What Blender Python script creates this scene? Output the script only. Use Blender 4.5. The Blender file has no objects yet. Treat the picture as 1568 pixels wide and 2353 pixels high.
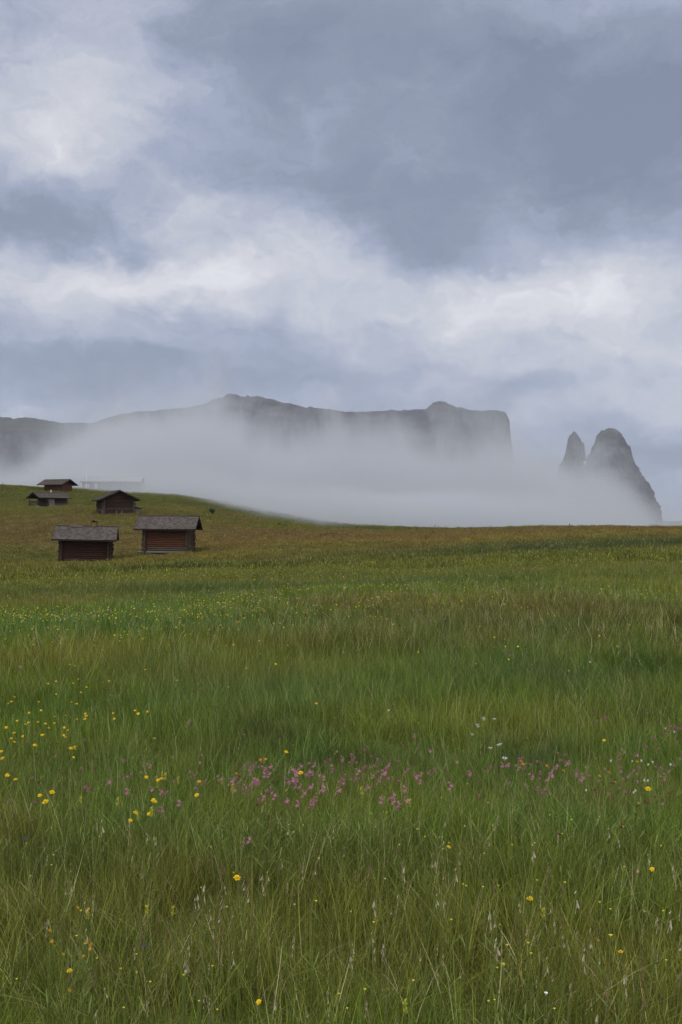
import bpy, bmesh, math, random
import numpy as np
from mathutils import Vector, Matrix
random.seed(7)
S = bpy.context.scene
COL = S.collection
R = math.radians

# ------------------------------------------------------------------ camera
F = 2154.0                       # focal length in units of a 1568 x 2353 picture
CX, CY, HOR = 784.0, 1176.5, 1195.0
TILT = math.atan((HOR - CY) / F)
cam_d = bpy.data.cameras.new('camera')
cam_d.sensor_fit = 'VERTICAL'; cam_d.sensor_height = 36.0; cam_d.sensor_width = 24.0
cam_d.lens = F / 2353.0 * 36.0
cam_d.clip_start = 0.05; cam_d.clip_end = 40000
cam = bpy.data.objects.new('camera', cam_d); COL.objects.link(cam)
cam.location = (0, 0, 0); cam.rotation_euler = (R(90) + TILT, 0, 0)
S.camera = cam

# ------------------------------------------------------------------ render settings
S.render.engine = 'CYCLES'
S.view_settings.view_transform = 'Standard'; S.view_settings.look = 'None'
S.view_settings.exposure = 0.0; S.view_settings.gamma = 1.0; S.view_settings.use_curve_mapping = False
cy = S.cycles
cy.use_denoising = True
cy.max_bounces = 6; cy.diffuse_bounces = 3; cy.glossy_bounces = 1; cy.transmission_bounces = 3
cy.transparent_max_bounces = 8; cy.volume_bounces = 3
cy.volume_max_steps = 256
cy.use_adaptive_sampling = False
cy.caustics_reflective = False; cy.caustics_refractive = False

# ------------------------------------------------------------------ node helper
class NT:
    def __init__(s, tree): s.t = tree; s.n = tree.nodes; s.l = tree.links
    def new(s, typ, **kw):
        n = s.n.new(typ)
        for k, v in kw.items(): setattr(n, k, v)
        return n
    def put(s, sock, v):
        if isinstance(v, bpy.types.NodeSocket): s.l.new(v, sock)
        elif v is not None: sock.default_value = v
    def m(s, op, a, b=None, c=None, clamp=False):
        n = s.new('ShaderNodeMath', operation=op, use_clamp=clamp)
        s.put(n.inputs[0], a)
        if b is not None: s.put(n.inputs[1], b)
        if c is not None: s.put(n.inputs[2], c)
        return n.outputs[0]
    def vec(s, x, y, z):
        n = s.new('ShaderNodeCombineXYZ')
        for i, v in enumerate((x, y, z)): s.put(n.inputs[i], v)
        return n.outputs[0]
    def sep(s, v):
        n = s.new('ShaderNodeSeparateXYZ'); s.put(n.inputs[0], v); return n.outputs
    def noise(s, v, scale, detail=4, rough=0.5, dist=0.0, color=False):
        n = s.new('ShaderNodeTexNoise'); s.put(n.inputs['Vector'], v)
        n.inputs['Scale'].default_value = scale; n.inputs['Detail'].default_value = detail
        n.inputs['Roughness'].default_value = rough; n.inputs['Distortion'].default_value = dist
        return n.outputs['Color' if color else 'Fac']
    def rng(s, v, a, b, c=0.0, d=1.0, smooth=False):
        n = s.new('ShaderNodeMapRange', interpolation_type='SMOOTHSTEP' if smooth else 'LINEAR')
        s.put(n.inputs[0], v)
        for i, q in enumerate((a, b, c, d)): n.inputs[i + 1].default_value = q
        return n.outputs[0]
    def mix(s, f, a, b, blend='MIX'):
        n = s.new('ShaderNodeMix', data_type='RGBA', blend_type=blend)
        s.put(n.inputs[0], f); s.put(n.inputs[6], c4(a)); s.put(n.inputs[7], c4(b))
        return n.outputs[2]
    def ramp(s, f, stops):
        n = s.new('ShaderNodeValToRGB'); s.put(n.inputs[0], f)
        e = n.color_ramp.elements
        while len(e) < len(stops): e.new(0.5)
        for el, (p, c) in zip(e, stops): el.position = p; el.color = c4(c)
        return n.outputs[0]
def c4(c):
    if isinstance(c, (tuple, list)) and len(c) == 3: return (c[0], c[1], c[2], 1.0)
    return c
def lin(r, g, b):
    f = lambda v: (v / 255 / 12.92) if v / 255 <= .04045 else ((v / 255 + .055) / 1.055) ** 2.4
    return (f(r), f(g), f(b))
def angles(X, Y):
    az = math.atan((X - CX) / F)
    return az, math.atan((HOR - Y) / F * math.cos(az))

# ------------------------------------------------------------------ world: overcast sky
SUN_EL, SUN_AZ = 52.0, 215.0      # the sun stands high behind the camera, to the left, above the cloud
world = bpy.data.worlds.new('World'); S.world = world; world.use_nodes = True
W = NT(world.node_tree); W.n.clear()
tc = W.new('ShaderNodeTexCoord'); D = tc.outputs['Generated']
dx, dy, dz = W.sep(D)
az0 = W.m('ARCTAN2', dx, dy); el0 = W.m('ARCSINE', dz)
flat = W.vec(az0, W.m('MULTIPLY', el0, 1.5), 0.0)
warp = W.noise(flat, 5.5, 5, 0.55, color=True)
w2 = W.noise(flat, 19, 5, .6, color=True)
warp = W.mix(.30, warp, w2)
wx, wy, _ = W.sep(warp)
az = W.m('ADD', az0, W.m('MULTIPLY', W.m('SUBTRACT', wx, .5), .30))
el = W.m('ADD', el0, W.m('MULTIPLY', W.m('SUBTRACT', wy, .5), .17))
blobs = [  # X, Y, width, height (picture units), strength
    (1180, 190, 520, 240, -.36), (1540, 320, 300, 190, -.26), (650, 60, 260, 110, -.20), (1450, -40, 300, 70, .22),
    (90, 300, 130, 90, .22), (230, 300, 120, 70, .24), (170, 190, 170, 110, .22), (170, 380, 90, 70, .16), (270, 120, 80, 120, .16), (10, 200, 90, 120, .14), (110, 20, 260, 90, .14), (620, 250, 200, 60, .06),
    (110, 520, 300, 75, -.34), (420, 520, 90, 50, .10), (470, 450, 90, 60, .26), (640, 480, 110, 60, .20),
    (330, 640, 330, 62, .60), (620, 600, 260, 70, .34), (90, 690, 200, 60, .22), (820, 690, 240, 70, .20),
    (760, 400, 260, 90, -.16), (990, 560, 110, 50, -.26), (880, 470, 160, 70, -.16), (1200, 520, 150, 50, .10), (1180, 590, 120, 30, -.14),
    (1350, 660, 300, 70, .52), (1120, 720, 240, 70, .42), (1500, 800, 260, 90, .40), (1430, 560, 190, 70, .20),
    (120, 850, 330, 55, -.22), (560, 850, 280, 40, -.10), (760, 760, 300, 40, -.04), (900, 800, 200, 30, .12), (780, 905, 190, 30, -.12),
    (1180, 860, 170, 40, .10), (1480, 940, 220, 45, .30), (1000, 900, 130, 30, .14), (1170, 905, 90, 40, -.16), (1380, 830, 90, 16, -.10),
    (40, 945, 90, 16, .12), (1480, 1060, 260, 60, -.20), (500, 900, 200, 40, -.04)]
acc = 0.44
for X, Y, w, h, s in blobs:
    a, e = angles(X, Y)
    qx = W.m('MULTIPLY', W.m('SUBTRACT', az, a), F / w)
    qy = W.m('MULTIPLY', W.m('SUBTRACT', el, e), F / h)
    q = W.m('ADD', W.m('MULTIPLY', qx, qx), W.m('MULTIPLY', qy, qy))
    acc = W.m('MULTIPLY_ADD', W.m('EXPONENT', W.m('MULTIPLY', q, -1.0)), s, acc)
wisp = W.noise(W.vec(az, W.m('MULTIPLY', el, 1.7), 3.0), 8, 8, .6, 0.5)
fine = W.noise(W.vec(az, W.m('MULTIPLY', el, 1.3), 7.0), 20, 8, .64, 0.9)
puff = W.noise(flat, 3.0, 3, .5)
acc = W.m('ADD', acc, W.m('MULTIPLY', W.m('SUBTRACT', wisp, .5), .72))
acc = W.m('ADD', acc, W.m('MULTIPLY', W.m('SUBTRACT', fine, .5), W.rng(acc, .15, .8, .20, .60)))
acc = W.m('ADD', acc, W.m('MULTIPLY', W.m('SUBTRACT', puff, .5), .16))
cloud = W.ramp(W.m('MULTIPLY', acc, .8), [(0.0, lin(131, 142, 165)), (.18, lin(146, 156, 178)), (.36, lin(166, 175, 198)), (.56, lin(194, 199, 214)), (.74, lin(213, 215, 224)), (1.0, lin(238, 238, 244))])
# the cloud cover is brighter overhead and behind the camera, out of the frame
up = W.rng(el0, 0.50, 1.1, 1.0, 2.3, True)
back = W.rng(dy, 0.75, -0.3, 1.0, 1.7, True)
gain = W.m('MULTIPLY', up, back)
awayf = W.m('MAXIMUM', W.rng(el0, .45, 1.0, 0, 1, True), W.rng(dy, .75, .1, 0, 1, True))
cloud = W.mix(W.m('MULTIPLY', awayf, .75), cloud, (.60, .58, .54))
sky = W.new('ShaderNodeTexSky', sky_type='NISHITA'); sky.sun_disc = False
sky.sun_elevation = R(SUN_EL); sky.sun_rotation = R(SUN_AZ); sky.altitude = 1900
b1 = W.new('ShaderNodeBackground'); W.l.new(sky.outputs[0], b1.inputs[0]); b1.inputs[1].default_value = .08
b2 = W.new('ShaderNodeBackground'); W.l.new(cloud, b2.inputs[0]); W.l.new(gain, b2.inputs[1])
ms = W.new('ShaderNodeMixShader'); ms.inputs[0].default_value = .93
W.l.new(b1.outputs[0], ms.inputs[1]); W.l.new(b2.outputs[0], ms.inputs[2])
wo = W.new('ShaderNodeOutputWorld'); W.l.new(ms.outputs[0], wo.inputs[0])
world.cycles.sampling_method = 'MANUAL'; world.cycles.sample_map_resolution = 512

# ------------------------------------------------------------------ sun (veiled)
sd = bpy.data.lights.new('sun', 'SUN'); sd.energy = 1.5; sd.angle = R(20); sd.color = (1.0, .93, .80)
sun = bpy.data.objects.new('sun', sd); COL.objects.link(sun)
sv = Vector((math.sin(R(SUN_AZ)) * math.cos(R(SUN_EL)), math.cos(R(SUN_AZ)) * math.cos(R(SUN_EL)), math.sin(R(SUN_EL))))
sun.rotation_euler = sv.to_track_quat('Z', 'Y').to_euler()

# ------------------------------------------------------------------ numeric noise
def _hash(ix, iy, iz, seed):
    h = (ix.astype(np.int64) * 374761393 + iy.astype(np.int64) * 668265263 + iz.astype(np.int64) * 2147483647 + seed * 1274126177) & 0xffffffff
    h = ((h ^ (h >> 13)) * 1274126177) & 0xffffffff
    return ((h ^ (h >> 16)) & 0xffff) / 65535.0
def vnoise(x, y, z=None, seed=0):
    x = np.asarray(x, float); y = np.asarray(y, float)
    z = np.zeros_like(x) if z is None else np.asarray(z, float)
    ix, iy, iz = np.floor(x), np.floor(y), np.floor(z)
    fx, fy, fz = x - ix, y - iy, z - iz
    fx, fy, fz = (f * f * (3 - 2 * f) for f in (fx, fy, fz))
    o = 0
    for a in (0, 1):
        for b in (0, 1):
            for c in (0, 1):
                o = o + _hash(ix + a, iy + b, iz + c, seed) * (fx if a else 1 - fx) * (fy if b else 1 - fy) * (fz if c else 1 - fz)
    return o
def fbm(x, y, z=None, seed=0, oct=4, gain=.5):
    o = 0; amp = 1; tot = 0; f = 1
    for k in range(oct):
        o = o + amp * vnoise(np.asarray(x) * f, np.asarray(y) * f, None if z is None else np.asarray(z) * f, seed + k); tot += amp; amp *= gain; f *= 2.03
    return o / tot - .5

# ------------------------------------------------------------------ terrain height
GX = np.array([-400, 0, 200, 400, 600, 800, 1000, 1300, 1568, 1968], float)
GA = np.arctan((GX - CX) / F)
ROWS = [  # distance, heights relative to the eye for the ten azimuths
    (0.0,   [-1.65] * 10),
    (6.0,   [-1.65, -1.65, -1.65, -1.65, -1.64, -1.64, -1.63, -1.60, -1.58, -1.55]),
    (12.0,  [-1.80, -1.75, -1.74, -1.72, -1.68, -1.64, -1.60, -1.54, -1.50, -1.45]),
    (22.0,  [-2.10, -2.00, -1.96, -1.92, -1.86, -1.78, -1.70, -1.58, -1.50, -1.45]),
    (40.0,  [-2.80, -2.60, -2.50, -2.42, -2.35, -2.25, -2.15, -1.95, -1.85, -1.80]),
    (62.0,  [-3.70, -3.40, -3.25, -3.15, -3.05, -2.90, -2.70, -2.30, -2.10, -2.00]),
    (92.0,  [-4.20, -4.05, -4.12, -3.45, -3.00, -2.75, -2.50, -2.05, -1.80, -1.65]),
    (116.0, [-2.30, -2.50, -2.60, -2.30, -2.30, -2.35, -2.25, -1.60, -1.45, -1.35]),
    (140.0, [0.30, 0.20, 0.75, 0.40, -1.20, -2.00, -2.05, -1.25, -1.25, -1.20]),
    (165.0, [1.70, 1.60, 1.70, 2.10, 0.30, -1.70, -1.90, -1.35, -1.50, -1.50]),
    (187.0, [3.20, 2.90, 3.00, 3.70, 1.40, -1.25, -1.85, -2.10, -2.40, -2.50]),
    (205.0, [5.40, 4.90, 4.60, 5.00, 1.90, -1.10, -2.10, -3.00, -3.60, -4.00]),
    (235.0, [9.00, 8.15, 6.90, 5.90, 2.60, -0.90, -2.80, -5.00, -6.00, -7.00]),
    (300.0, [9.50, 8.80, 8.80, 6.30, 3.60, -0.80, -5.00, -9.00, -12.0, -14.0]),
    (420.0, [0.00, -2.0, -5.0, -6.0, -8.0, -12., -16., -22., -26., -30.]),
    (1000., [-60.] * 10), (3000., [-90.] * 10), (5000., [-60.] * 10), (9000., [-20.] * 10), (20000., [-20.] * 10)]
RD = np.log(np.array([r[0] for r in ROWS]) + 8.0)
ZT = np.array([r[1] for r in ROWS])
def crom(t, p0, p1, p2, p3):
    return p1 + .5 * t * (p2 - p0 + t * (2 * p0 - 5 * p1 + 4 * p2 - p3 + t * (3 * (p1 - p2) + p3 - p0)))
def tangents(P, V, axis):       # monotone (pchip style) slopes along the axis
    V = np.moveaxis(V, axis, 0); h = np.diff(P); d = np.diff(V, axis=0) / h[:, None]
    m = np.zeros_like(V)
    for k in range(1, len(P) - 1):
        a, b = d[k - 1], d[k]; ok = a * b > 0
        w1, w2 = 2 * h[k] + h[k - 1], h[k] + 2 * h[k - 1]
        with np.errstate(divide='ignore', invalid='ignore'):
            m[k] = np.where(ok, (w1 + w2) / (w1 / a + w2 / b), 0)
    m[0] = d[0]; m[-1] = d[-1]
    return np.moveaxis(m, 0, axis)
MR = tangents(RD, ZT, 0)
def herm(t, h, p0, p1, m0, m1):
    t2 = t * t; t3 = t2 * t
    return (2*t3 - 3*t2 + 1) * p0 + (t3 - 2*t2 + t) * h * m0 + (3*t2 - 2*t3) * p1 + (t3 - t2) * h * m1
def height(x, y, bumps=True):
    x = np.asarray(x, float); y = np.asarray(y, float)
    r = np.hypot(x, y); a = np.arctan2(x, y)
    back = np.abs(a) > 1.2
    a = np.clip(a, GA[0] + 1e-6, GA[-1] - 1e-6)
    lr = np.clip(np.log(r + 8.0), RD[0], RD[-1] - 1e-6)
    i = np.clip(np.searchsorted(RD, lr, 'right') - 1, 0, len(RD) - 2)
    h = RD[i + 1] - RD[i]; t = (lr - RD[i]) / h
    j = np.clip(np.searchsorted(GA, a, 'right') - 1, 0, len(GA) - 2)
    s = (a - GA[j]) / (GA[j + 1] - GA[j])
    def col(k):
        k = np.clip(k, 0, len(GA) - 1)
        return herm(t, h, ZT[i, k], ZT[i + 1, k], MR[i, k], MR[i + 1, k])
    z = crom(s, col(j - 1), col(j), col(j + 1), col(j + 2))
    if bumps:
        k = np.clip(r / 6, 0, 1) * np.exp(-r / 2500)
        z = z + k * (.50 * fbm(x / 6.0, y / 3.0, seed=3, oct=3) + np.clip(r / 60, 0, 1) * .5 * fbm(x / 23, y / 17, seed=9, oct=3))
        far = np.clip((r - 260) / 600, 0, 1)
        z = z + far * 30 * fbm(x / 300, y / 300, seed=5, oct=4)
    return z
def H(x, y): return float(height(np.array([x]), np.array([y]))[0])
def project(x, y, z):
    c, s = math.cos(TILT), math.sin(TILT)
    d = y * c + z * s; v = -y * s + z * c
    return CX + F * x / d, CY - F * v / d
_RS = np.concatenate([np.arange(1.5, 30, .02), np.arange(30, 260, .1)])
def at(X, Y, h=0.0, rmin=1.5):
    """ground point whose spot h metres above the ground shows at picture point X, Y"""
    u = (X - CX) / F
    xs, ys = u * _RS, _RS
    z = height(xs, ys) + h
    _, v = project(xs, ys, z)
    k = np.nonzero((v <= Y) & (_RS >= rmin))[0]
    k = k[0] if len(k) else len(_RS) - 1
    return float(xs[k]), float(ys[k]), float(z[k] - h)
def spot(X, r):
    """point at picture column X and distance r"""
    a = math.atan((X - CX) / F); x, y = r * math.sin(a), r * math.cos(a)
    return x, y, H(x, y)

# ------------------------------------------------------------------ tagging and mesh helpers
def tag(o, label=None, cat=None, group=None, kind=None):
    if label: o['label'] = label
    if cat: o['category'] = cat
    if group: o['group'] = group
    if kind: o['kind'] = kind
    return o
def mesh_np(name, verts, faces, mat=None, smooth=False, attrs=None):
    me = bpy.data.meshes.new(name)
    verts = np.asarray(verts, np.float32).reshape(-1, 3)
    if isinstance(faces, np.ndarray):
        n = faces.shape[1]
        me.vertices.add(len(verts)); me.vertices.foreach_set('co', verts.ravel())
        me.loops.add(faces.size); me.loops.foreach_set('vertex_index', faces.ravel().astype(np.int32))
        me.polygons.add(len(faces)); me.polygons.foreach_set('loop_start', np.arange(0, faces.size, n, dtype=np.int32))
        me.update(calc_edges=True)
    else:
        me.from_pydata([tuple(v) for v in verts], [], faces)
    if smooth: me.polygons.foreach_set('use_smooth', [True] * len(me.polygons))
    for k, v in (attrs or {}).items():
        at_ = me.attributes.new(k, 'FLOAT', 'POINT'); at_.data.foreach_set('value', np.asarray(v, np.float32))
    if mat: me.materials.append(mat)
    me.validate()
    return me
def link(name, me, parent=None):
    o = bpy.data.objects.new(name, me); COL.objects.link(o)
    if parent is not None: o.parent = parent
    return o
def empty(name, loc, rz=0.0):
    o = bpy.data.objects.new(name, None); COL.objects.link(o)
    o.location = loc; o.rotation_euler = (0, 0, rz); o.empty_display_size = .3
    return o
def children(o): return [c for c in COL.objects if c.parent == o]

# ------------------------------------------------------------------ materials
def material(name):
    m = bpy.data.materials.new(name); m.use_nodes = True
    t = NT(m.node_tree); t.n.clear()
    out = t.new('ShaderNodeOutputMaterial')
    return m, t, out
def principled(t, out, color, rough=.85, spec=.25, normal=None):
    p = t.new('ShaderNodeBsdfPrincipled')
    t.put(p.inputs['Base Color'], c4(color)); t.put(p.inputs['Roughness'], rough); p.inputs['Specular IOR Level'].default_value = spec
    if normal is not None: t.l.new(normal, p.inputs['Normal'])
    t.l.new(p.outputs[0], out.inputs[0]); return p
def bump(t, h, strength=.5, dist=.02):
    b = t.new('ShaderNodeBump'); b.inputs['Strength'].default_value = strength; b.inputs['Distance'].default_value = dist
    t.put(b.inputs['Height'], h); return b.outputs[0]

def meadow_tint(t):
    PATCHES_ = []
    """the plant communities and painted fold shading of the meadow, as a colour per place on the ground"""
    g = t.new('ShaderNodeNewGeometry'); P = g.outputs['Position']
    x, y, z = t.sep(P)
    flat = t.vec(x, y, 0.0)
    r = t.m('SQRT', t.m('ADD', t.m('MULTIPLY', x, x), t.m('MULTIPLY', y, y)))
    n1 = t.noise(flat, .055, 4, .6, .6); n2 = t.noise(flat, .35, 4, .6); n3 = t.noise(flat, 1.3, 3, .6)
    green, olive, blue = (.100, .185, .008), (.170, .195, .010), (.090, .172, .032)
    rust = (.160, .118, .034); lush = (.045, .105, .012)
    c = t.mix(t.rng(n2, .36, .62, smooth=True), blue, green)
    c = t.mix(t.rng(n3, .35, .70, 0, .55), c, olive)
    n4 = t.noise(t.vec(x, t.m('MULTIPLY', y, 1.8), 4.0), .22, 3, .55)
    c = t.mix(t.rng(n4, .5, .68, 0, .6, True), c, (.200, .175, .030))
    c = t.mix(t.rng(n4, .46, .32, 0, .6, True), c, (.055, .120, .012))
    c = t.mix(t.rng(r, 16, 34, 0, .6, True), c, (.125, .122, .016))
    far = t.rng(r, 38, 100, 0, 1, True)
    c = t.mix(t.m('MULTIPLY', far, t.rng(n1, .38, .58, .15, .9, True)), c, rust)
    c = t.mix(t.m('MULTIPLY', far, t.rng(n2, .5, .64, 0, .55, True)), c, (.185, .165, .018))
    def ell(X, rr, wx, wy, rot=0.0):
        px, py, _ = spot(X, rr)
        a, b = t.m('SUBTRACT', x, px), t.m('SUBTRACT', y, py)
        cs, sn = math.cos(rot), math.sin(rot)
        u = t.m('ADD', t.m('MULTIPLY', a, cs / wx), t.m('MULTIPLY', b, sn / wx))
        v = t.m('ADD', t.m('MULTIPLY', a, -sn / wy), t.m('MULTIPLY', b, cs / wy))
        v = t.m('ADD', v, t.m('MULTIPLY', t.m('SUBTRACT', n2, .5), 1.6))
        q = t.m('ADD', t.m('MULTIPLY', u, u), t.m('MULTIPLY', v, v))
        return t.m('EXPONENT', t.m('MULTIPLY', q, -1.0))
    for (X, Y, wp, hp, k, col) in BANDS:
        x0, y0, _ = at(X, Y, .2); rr = math.hypot(x0, y0); far_, near_ = at(X, Y - hp, .2), at(X, Y + hp, .2)
        PATCHES_.append((X, rr, wp * rr / F, max(.25, (math.hypot(*far_[:2]) - math.hypot(*near_[:2])) / 2), 0.0, k, col))
    for (X, rr, wx, wy, rot, k, col) in PATCHES + PATCHES_:
        c = t.mix(t.m('MULTIPLY', ell(X, rr, wx, wy, rot), k), c, col)
    return c
BANDS = [  # plant communities as drifts, plus light folds and shaded hollows painted as colour: picture column, row, half width, half height, strength, colour
    (100, 1375, 260, 16, .75, (.150, .150, .020)), (900, 1375, 300, 22, .6, (.160, .140, .028)), (150, 1418, 330, 24, .8, (.075, .165, .018)),
    (640, 1425, 260, 16, .6, (.085, .150, .035)), (150, 1495, 330, 30, .75, (.165, .175, .016)), (700, 1470, 300, 22, .6, (.150, .150, .022)),
    (1330, 1380, 260, 26, .65, (.150, .125, .032)), (1150, 1455, 260, 14, .6, (.165, .165, .035)), (650, 1560, 360, 34, .7, (.105, .165, .034)),
    (1250, 1520, 320, 26, .75, (.072, .130, .030)), (1150, 1625, 330, 34, .75, (.190, .215, .028)), (300, 1700, 300, 24, .5, (.150, .190, .030)),
    (620, 1640, 90, 16, .8, (.060, .080, .025)), (1230, 1700, 90, 20, .8, (.060, .095, .035)), (850, 1705, 200, 18, .6, (.070, .115, .045)),
    (500, 1790, 420, 20, .4, (.140, .125, .030)), (1350, 1790, 260, 22, .6, (.190, .160, .040)), (900, 1930, 560, 36, .75, (.050, .095, .010)),
    (120, 1930, 160, 40, .75, (.040, .085, .010)), (760, 1860, 500, 18, .6, (.130, .210, .045)), (1500, 1500, 80, 20, .85, (.030, .090, .008)), (700, 2250, 500, 60, .4, (.100, .190, .014))]
PATCHES = [
    (100, 215, 70, 26, 0.0, .75, (.085, .115, .014)),      # green hilltop behind the upper huts
    (330, 150, 16, 10, 0.0, .6, (.075, .105, .014)),
    (650, 175, 34, 7, -.20, .9, (.060, .100, .012)),      # green strip along the crest
    (850, 178, 22, 6, -.1, .8, (.060, .095, .012)),
    (50, 106, 22, 7, 0.0, .75, (.070, .115, .016)),
    (250, 94, 16, 4, 0.0, .6, (.055, .110, .020)),
    (750, 110, 40, 16, 0.1, .75, (.180, .118, .038)),     # rust red sorrel
    (900, 128, 44, 12, 0.1, .7, (.175, .112, .038)),
    (1400, 128, 60, 14, 0.0, .6, (.165, .115, .036)),
    (560, 84, 16, 6, .05, .8, (.195, .160, .018)),        # buttercup band right of the huts
    (330, 76, 13, 4, .05, .7, (.175, .150, .018)),
    (1250, 108, 44, 7, .0, .8, (.195, .160, .018)),
    (480, 50, 6.0, 2.4, .03, 1.0, (.018, .040, .005)),     # dark wet ditch
    (640, 52, 3.6, 2.0, .03, 1.0, (.016, .038, .005)),
    (1120, 62, 9, 2.6, .22, .95, (.022, .045, .006)),     # dark rut on the right
    (1370, 78, 12, 3.4, .2, .95, (.024, .048, .008)),
    (1250, 80, 26, 10, .1, .75, (.062, .092, .030)),
    (150, 27, 10, 2.6, 0, .7, (.052, .105, .018)),
    (700, 26, 7, 2.4, 0, .6, (.058, .105, .028)),
    (1530, 14.5, 3.0, .9, 0, .85, (.036, .085, .012)),
    (1480, 7.6, .9, .6, 0, .7, (.075, .125, .012)),
    (1050, 12, 3.2, 2.0, 0, .45, (.055, .095, .040)),
]

def grass_material(name, dry=.06):
    m, t, out = material(name)
    c = meadow_tint(t)
    tone = t.new('ShaderNodeAttribute', attribute_name='tone').outputs['Fac']
    oi = t.new('ShaderNodeObjectInfo').outputs['Random']
    c = t.mix(t.rng(tone, .0, .45, 1, 0), c, (.36, .42, .30), 'MULTIPLY')
    c = t.mix(t.rng(tone, .45, .85, 0, 1), c, (2.0, 1.9, 2.0), 'MULTIPLY')
    c = t.mix(t.rng(tone, 1 - dry, 1 - dry + .002), c, (.46, .42, .22))
    hsv = t.new('ShaderNodeHueSaturation')
    t.put(hsv.inputs['Hue'], t.rng(oi, 0, 1, .484, .508)); t.put(hsv.inputs['Value'], t.rng(oi, 0, 1, .72, 1.06))
    hsv.inputs['Saturation'].default_value = .93
    t.l.new(c, hsv.inputs['Color']); c = hsv.outputs[0]
    p = t.new('ShaderNodeBsdfPrincipled'); t.l.new(c, p.inputs['Base Color'])
    p.inputs['Roughness'].default_value = .6; p.inputs['Specular IOR Level'].default_value = .12
    tr = t.new('ShaderNodeBsdfTranslucent'); t.l.new(c, tr.inputs[0])
    mx = t.new('ShaderNodeMixShader'); mx.inputs[0].default_value = .24
    t.l.new(p.outputs[0], mx.inputs[1]); t.l.new(tr.outputs[0], mx.inputs[2]); t.l.new(mx.outputs[0], out.inputs[0])
    return m
def ground_material():
    m, t, out = material('meadow_ground')
    c = meadow_tint(t)
    g = t.new('ShaderNodeNewGeometry')
    n = t.noise(g.outputs['Position'], 9, 6, .7)
    n9 = t.noise(g.outputs['Position'], 70, 4, .7)
    c = t.mix(t.rng(n, .35, .7, .35, .8), c, (.042, .042, .014))
    c = t.mix(t.rng(n9, .42, .6, .7, 0), c, (.022, .026, .008))
    principled(t, out, c, .95, .1, bump(t, n, .8, .08))
    return m
M_GRASS = grass_material('grass_blades'); M_GRASSF = grass_material('far_grass_blades', .04)
M_GROUND = ground_material()

# ------------------------------------------------------------------ ground sheet
def build_ground():
    rad = np.concatenate([[.4, .9], np.arange(1.4, 30, .25), 30 * 1.022 ** np.arange(0, 120), 30 * 1.022 ** 119 * 1.06 ** np.arange(1, 62)])
    front = np.linspace(-.62, .62, 260)
    rest = np.linspace(.62, 2 * math.pi - .62, 72)[1:-1]
    ang = np.concatenate([front, rest]); n = len(ang)
    A, Rr = np.meshgrid(ang, rad)
    x, y = Rr * np.sin(A), Rr * np.cos(A); z = height(x, y)
    v = np.stack([x, y, z], -1).reshape(-1, 3)
    v = np.vstack([v, [[0, 0, H(0, 0.01)]]])
    k = len(rad); i, j = np.meshgrid(np.arange(k - 1), np.arange(n), indexing='ij')
    a = (i * n + j).ravel(); b = (i * n + (j + 1) % n).ravel()
    f = [tuple(q) for q in np.stack([a, a + n, b + n, b], -1)[:, ::-1]]
    c = k * n
    f += [(c, (q + 1) % n, q) for q in range(n)]
    me = mesh_np('ground', v, f, M_GROUND, True)
    o = link('ground', me); tag(o, 'rolling green meadow ground rising to the hilltop on the left', 'ground', kind='structure')
    bm = bmesh.new(); bm.from_mesh(me); bmesh.ops.recalc_face_normals(bm, faces=bm.faces)
    if sum(fc.normal.z for fc in bm.faces) < 0: bmesh.ops.reverse_faces(bm, faces=bm.faces)
    bm.to_mesh(me); bm.free()
build_ground()

# ------------------------------------------------------------------ mountain
def rock_material(name, greens=True):
    m, t, out = material(name)
    g = t.new('ShaderNodeNewGeometry'); P = g.outputs['Position']; x, y, z = t.sep(P)
    strata = t.noise(t.vec(t.m('MULTIPLY', x, .007), t.m('MULTIPLY', y, .007), t.m('MULTIPLY', z, .016)), 1.0, 8, .7)
    streak = t.noise(t.vec(t.m('MULTIPLY', x, .03), t.m('MULTIPLY', y, .03), t.m('MULTIPLY', z, .006)), 1.0, 8, .7)
    c = t.mix(t.rng(strata, .40, .62), (.027, .028, .034), (.135, .135, .152))
    c = t.mix(t.rng(streak, .35, .65, 0, .7), c, (.034, .031, .034))
    if greens:
        nz = t.sep(g.outputs['Normal'])[2]
        nn = t.noise(P, .012, 4, .6)
        c = t.mix(t.m('MULTIPLY', t.m('MULTIPLY', t.rng(nz, .55, .8, 0, 1, True), t.rng(nn, .3, .55, .3, 1)), t.rng(x, -1200, -700, 1, .12)), c, (.040, .045, .034))
    principled(t, out, c, .95, .1, bump(t, streak, 1.0, 14.0))
    return m
def ip(xs, pts): return np.interp(xs, [p[0] for p in pts], [p[1] for p in pts])
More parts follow.
